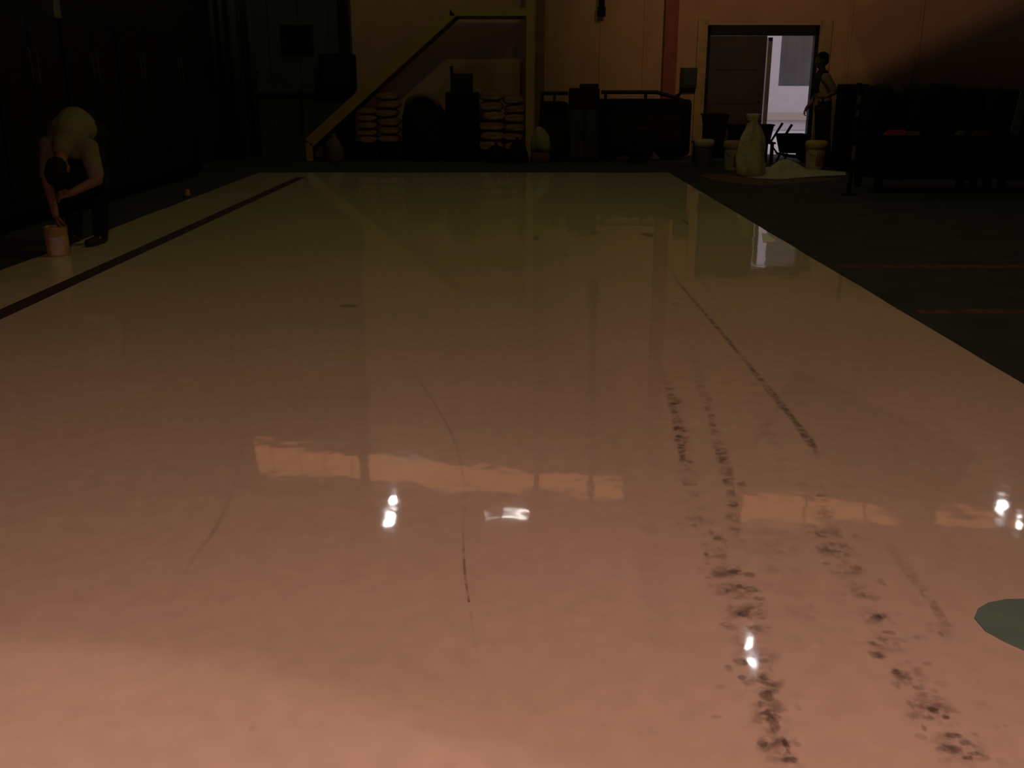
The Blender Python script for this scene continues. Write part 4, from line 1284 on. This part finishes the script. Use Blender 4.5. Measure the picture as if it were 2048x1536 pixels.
# the can he works over
g = gp(118, 511)
can = thing('paint_can', 'orange and white paint can on the pale floor under the bending person', 'can', (g.x, g.y, 0.004))
r, hh = .088, .235
MB().lathe((g.x, g.y, .004), [(r * .97, 0), (r, .006), (r, hh * .70)], 32).build('can_body', mat('faded_orange_tin', (0.34, 0.20, 0.09), 0.45, vary=.25, scale=10, spec=.4), can, smooth=True)
MB().lathe((g.x, g.y, .004 + hh * .70), [(r, 0), (r * 1.01, .002), (r * 1.01, hh * .24), (r * 1.04, hh * .26), (r * 1.04, hh * .29), (r * .92, hh * .29), (r * .92, hh * .12)], 32).build('rim_band', M_PAILBAND, can, smooth=True)
lb = MB()
for i in range(9):
    a0, a1 = -.2 + i * .13, -.2 + (i + 1) * .13
    lb.bm.faces.new([lb.bm.verts.new((g.x + (r + .002) * math.sin(a), g.y - (r + .002) * math.cos(a), .004 + hh * zz)) for a, zz in ((a0, .06), (a1, .06), (a1, .66), (a0, .66))])
lb.build('label_sticker', M_PAIL, can)

# --- worker standing by the door, side on
YP = 16.55
px2 = lambda px, py, dy=0.0: at(px, py, YP + dy)
hc2 = px2(1643, 121)
nk2 = px2(1645, 143)
sF, sN = px2(1638, 156, .16), px2(1652, 156, -.15)       # far and near shoulder
ch2, wa2 = px2(1645, 168), px2(1646, 196)
pe2 = px2(1646, 215)
hF, hN = px2(1643, 218, .09), px2(1649, 218, -.09)
kF, kN = px2(1640, 270, .10), px2(1651, 270, -.10)
aF, aN = px2(1640, 322, .10), px2(1654, 322, -.10)
aF.z = aN.z = .085
eF, wF = px2(1632, 192, .18), px2(1615, 214, .10)
eN, wN = px2(1671, 184, -.22), px2(1650, 194, -.22)
b2 = MB()
b2.chain([pe2, wa2, ch2], [.115, .105, .12])
b2.chain([hF, hN], [.095, .095])
b2.chain([sF, sN], [.06, .06])
b2.chain([ch2 + V((0, 0, .06)), nk2, hc2 + V((0, 0, -.03))], [.08, .055, .05])
b2.chain([sF, eF, wF], [.052, .041, .029])
b2.chain([sN, eN, wN], [.052, .041, .029])
b2.chain([hF, kF, aF], [.082, .055, .036])
b2.chain([hN, kN, aN], [.082, .055, .036])
for a in (aF, aN):
    b2.chain([a + V((.02, 0, -.03)), a + V((-.17, -.02, -.055))], [.034, .026])
P2, R2 = head(b2, hc2, (-.06, 0, 1), (-1, -.25, -.1), 1.05)
hand(b2, wF, (-.55, -.1, -.8), (-.7, .3, .5), .5, -1, 1.0)
hand(b2, wN, (-.85, .1, .25), (0, -1, .2), .45, 1, 1.0)
pb_ = b2.build('person', M_SKINB, voxel=0.008, base=(pe2.x, YP, 0))
tag(pb_, 'person standing side on by the open door, beige shirt, dark neck cloth, black trousers', 'person')
face_parts(P2, R2, 1.05, pb_, hc2)
hair(P2, R2, 1.05, pb_)
s2 = MB()
s2.chain([pe2 + V((0, 0, .02)), wa2, ch2], [.135, .130, .142])
s2.chain([sF, sN], [.078, .078])
s2.chain([ch2, nk2 - V((0, 0, .05))], [.11, .07])
s2.chain([sF, sF.lerp(eF, .8)], [.075, .06])
s2.chain([sN, sN.lerp(eN, .8)], [.075, .06])
for v in s2.bm.verts:
    v.co += V((1, 1, 1)) * .006 * noise.noise(v.co * 11)
s2.build('shirt', M_SHIRTB, pb_, voxel=0.011)
nc = MB()
for sy in (-.10, -.02, .06):
    nc.chain([nk2 + V((-.01, sy * .7, -.01)), ch2 + V((-.105, sy, .07)), ch2 + V((-.125, sy, -.05)), wa2 + V((-.11, sy, .06))], [.055, .045, .04, .025])
nc.chain([nk2 + V((.04, -.07, -.02)), nk2 + V((.06, 0, -.02)), nk2 + V((.04, .07, -.02))], [.04, .04, .04])
nc.build('neck_cloth', M_TROUSER, pb_, voxel=0.010)
t2 = MB()
t2.chain([hF, hN], [.118, .118])
t2.chain([pe2, pe2 + V((0, 0, .07))], [.137, .134])
t2.chain([hF, kF, aF + V((0, 0, .02))], [.104, .078, .066])
t2.chain([hN, kN, aN + V((0, 0, .02))], [.104, .078, .066])
for v in t2.bm.verts:
    v.co += V((1, 1, 1)) * .006 * noise.noise(v.co * 10)
t2.build('trousers', M_TROUSER, pb_, voxel=0.011)
for a in (aF, aN):
    bt = MB()
    bt.chain([a + V((.025, 0, .05)), a + V((.03, 0, -.04)), a + V((-.19, -.02, -.05))], [.052, .044, .035])
    bt.ell(a + V((-.085, -.01, -.058)), (.13, .048, .03), None, 18)
    for v in bt.bm.verts:
        v.co.z = max(v.co.z, 0.001)
    bt.build('boot', M_BOOT, pb_, voxel=0.008)

# ================================================================== LAMPS (seen only as reflections in the floor) AND ADDED SHADE BLOCKER
def hanging_lamp(pos, r, label, bulb=M_BULB, twin=False):
    t = thing('hanging_lamp', label, 'lamp', pos, 'hanging lamps under the roof')
    MB().lathe((pos.x, pos.y, pos.z + .06), [(r * 2.1, 0), (r * 1.9, .12), (r * .9, .30), (.06, .36), (.05, .55)], 24).build('lamp_shade', M_HOUSING, t, smooth=True)
    MB().ell(pos, (r, r, r * 1.15), None, 18).build('bulb', bulb, t, smooth=True)
    MB().tube([(pos.x, pos.y, pos.z + .58), (pos.x, pos.y, HC)], .012, 8).build('cord', M_BLACK, t)
    return t
hanging_lamp(mirror_at(779, 1040, HL), .085, 'hanging lamp whose glare lies on the clean side of the floor')
hanging_lamp(mirror_at(786, 1002, HL), .070, 'hanging lamp close behind the one over the clean floor side')
hanging_lamp(mirror_at(1506, 1325, HL), .070, 'hanging lamp whose glare lies in the tyre track')
hanging_lamp(mirror_at(1497, 1288, HL), .050, 'hanging lamp close behind the one over the tyre track')
hanging_lamp(mirror_at(2003, 1016, HL), .085, 'hanging lamp over the bare floor beyond the teal patch')
hanging_lamp(mirror_at(2038, 1047, HL), .040, 'small hanging lamp over the bare floor next to a larger one')
# strip lamp
a, b, c = mirror_at(968, 1036, HL), mirror_at(1003, 1033, HL), mirror_at(1056, 1028, HL)
stl = thing('strip_lamp', 'twin tube strip lamp under the roof mirrored near the middle of the floor', 'lamp', b)
MB().bar(a + V((0, 0, .07)), c + V((0, 0, .07)), .08, .05).build('lamp_housing', M_BLACK, stl)
MB().tube([a, b - V((.04, 0, 0))], .022, 12).build('tube', M_TUBEDIM, stl, smooth=True)
MB().tube([b + V((.02, 0, 0)), c], .026, 12).build('tube', M_TUBE, stl, smooth=True)
for q in (a, c):
    MB().tube([q + V((0, 0, .1)), V((q.x, q.y, HC))], .01, 8).build('cord', M_BLACK, stl)
# lamp bodies of the three working lights
def flood(pos, label, tgt):
    t = thing('flood_lamp', label, 'lamp', pos)
    d = (V(tgt) - V(pos)).normalized()
    q = d.to_track_quat('-Z', 'Y').to_matrix()
    MB().box(V(pos) - d * .28, (.34, .26, .10), q, .02).build('lamp_housing', M_HOUSING, t)
    MB().tube([V(pos) - d * .3, V((pos[0] - d.x * .3, pos[1] - d.y * .3, HC))], .012, 8).build('cord', M_BLACK, t)
flood(KEY_POS, 'work lamp hanging behind the camera over the near floor', KEY_POS + V((0, .2, -1)))
flood(WALL_POS, 'flood lamp hung over the bare floor and turned to the ochre wall', (1.9, 19, 2.4))
flood(MID_POS, 'hall lamp hung over the middle of the pale floor', MID_POS + V((0, 0, -1)))
flood(SIDE_POS, 'smaller work lamp hanging behind the camera over the clean floor side', SIDE_POS + V((0, .02, -1)))

# sloping line of lit translucent panels high on the back wall
def wall_refl(px, py, y):
    d = ray(px, py)
    t = y / d.y
    return V((d.x * t, y, -d.z * t - CAM_H))
def glow_strip(name, quad, nm):
    P4 = [wall_refl(px, py, YW - 0.02) for px, py in quad]
    b = MB()
    fr = [b.bm.verts.new(p) for p in P4]
    bk = [b.bm.verts.new(p + V((0, .015, 0))) for p in P4]
    b.bm.faces.new(fr)
    b.bm.faces.new(bk[::-1])
    for k in range(4):
        b.bm.faces.new((fr[k], fr[(k + 1) % 4], bk[(k + 1) % 4], bk[k]))
    w = struct(b.build(name, M_GLOW))
    f = MB()
    for k in range(4):
        f.bar(P4[k] + V((0, -.02, 0)), P4[(k + 1) % 4] + V((0, -.02, 0)), .05, .05)
    f.build('window_frame', M_HOUSING, w)
M_GLOW = mat('lit_translucent_panel', (0.5, 0.3, 0.2), 0.6, vary=0, emit=(1.0, 0.36, 0.14, 0.55))
glow_strip('window_2', ((505, 880), (1250, 962), (1250, 1000), (505, 948)), 0)
glow_strip('window_3', ((1482, 984), (2046, 1033), (2046, 1050), (1482, 1045)), 0)

# tilted box added out of view to cast shade on the ochre wall
MB_d = MB().bar((4.12, 14.6, 3.61), (7.0, 14.6, 4.93), .30, 1.5, (0, 0, 1), .02)
struct(MB_d.build('wall_shade_blocker', M_CEIL))
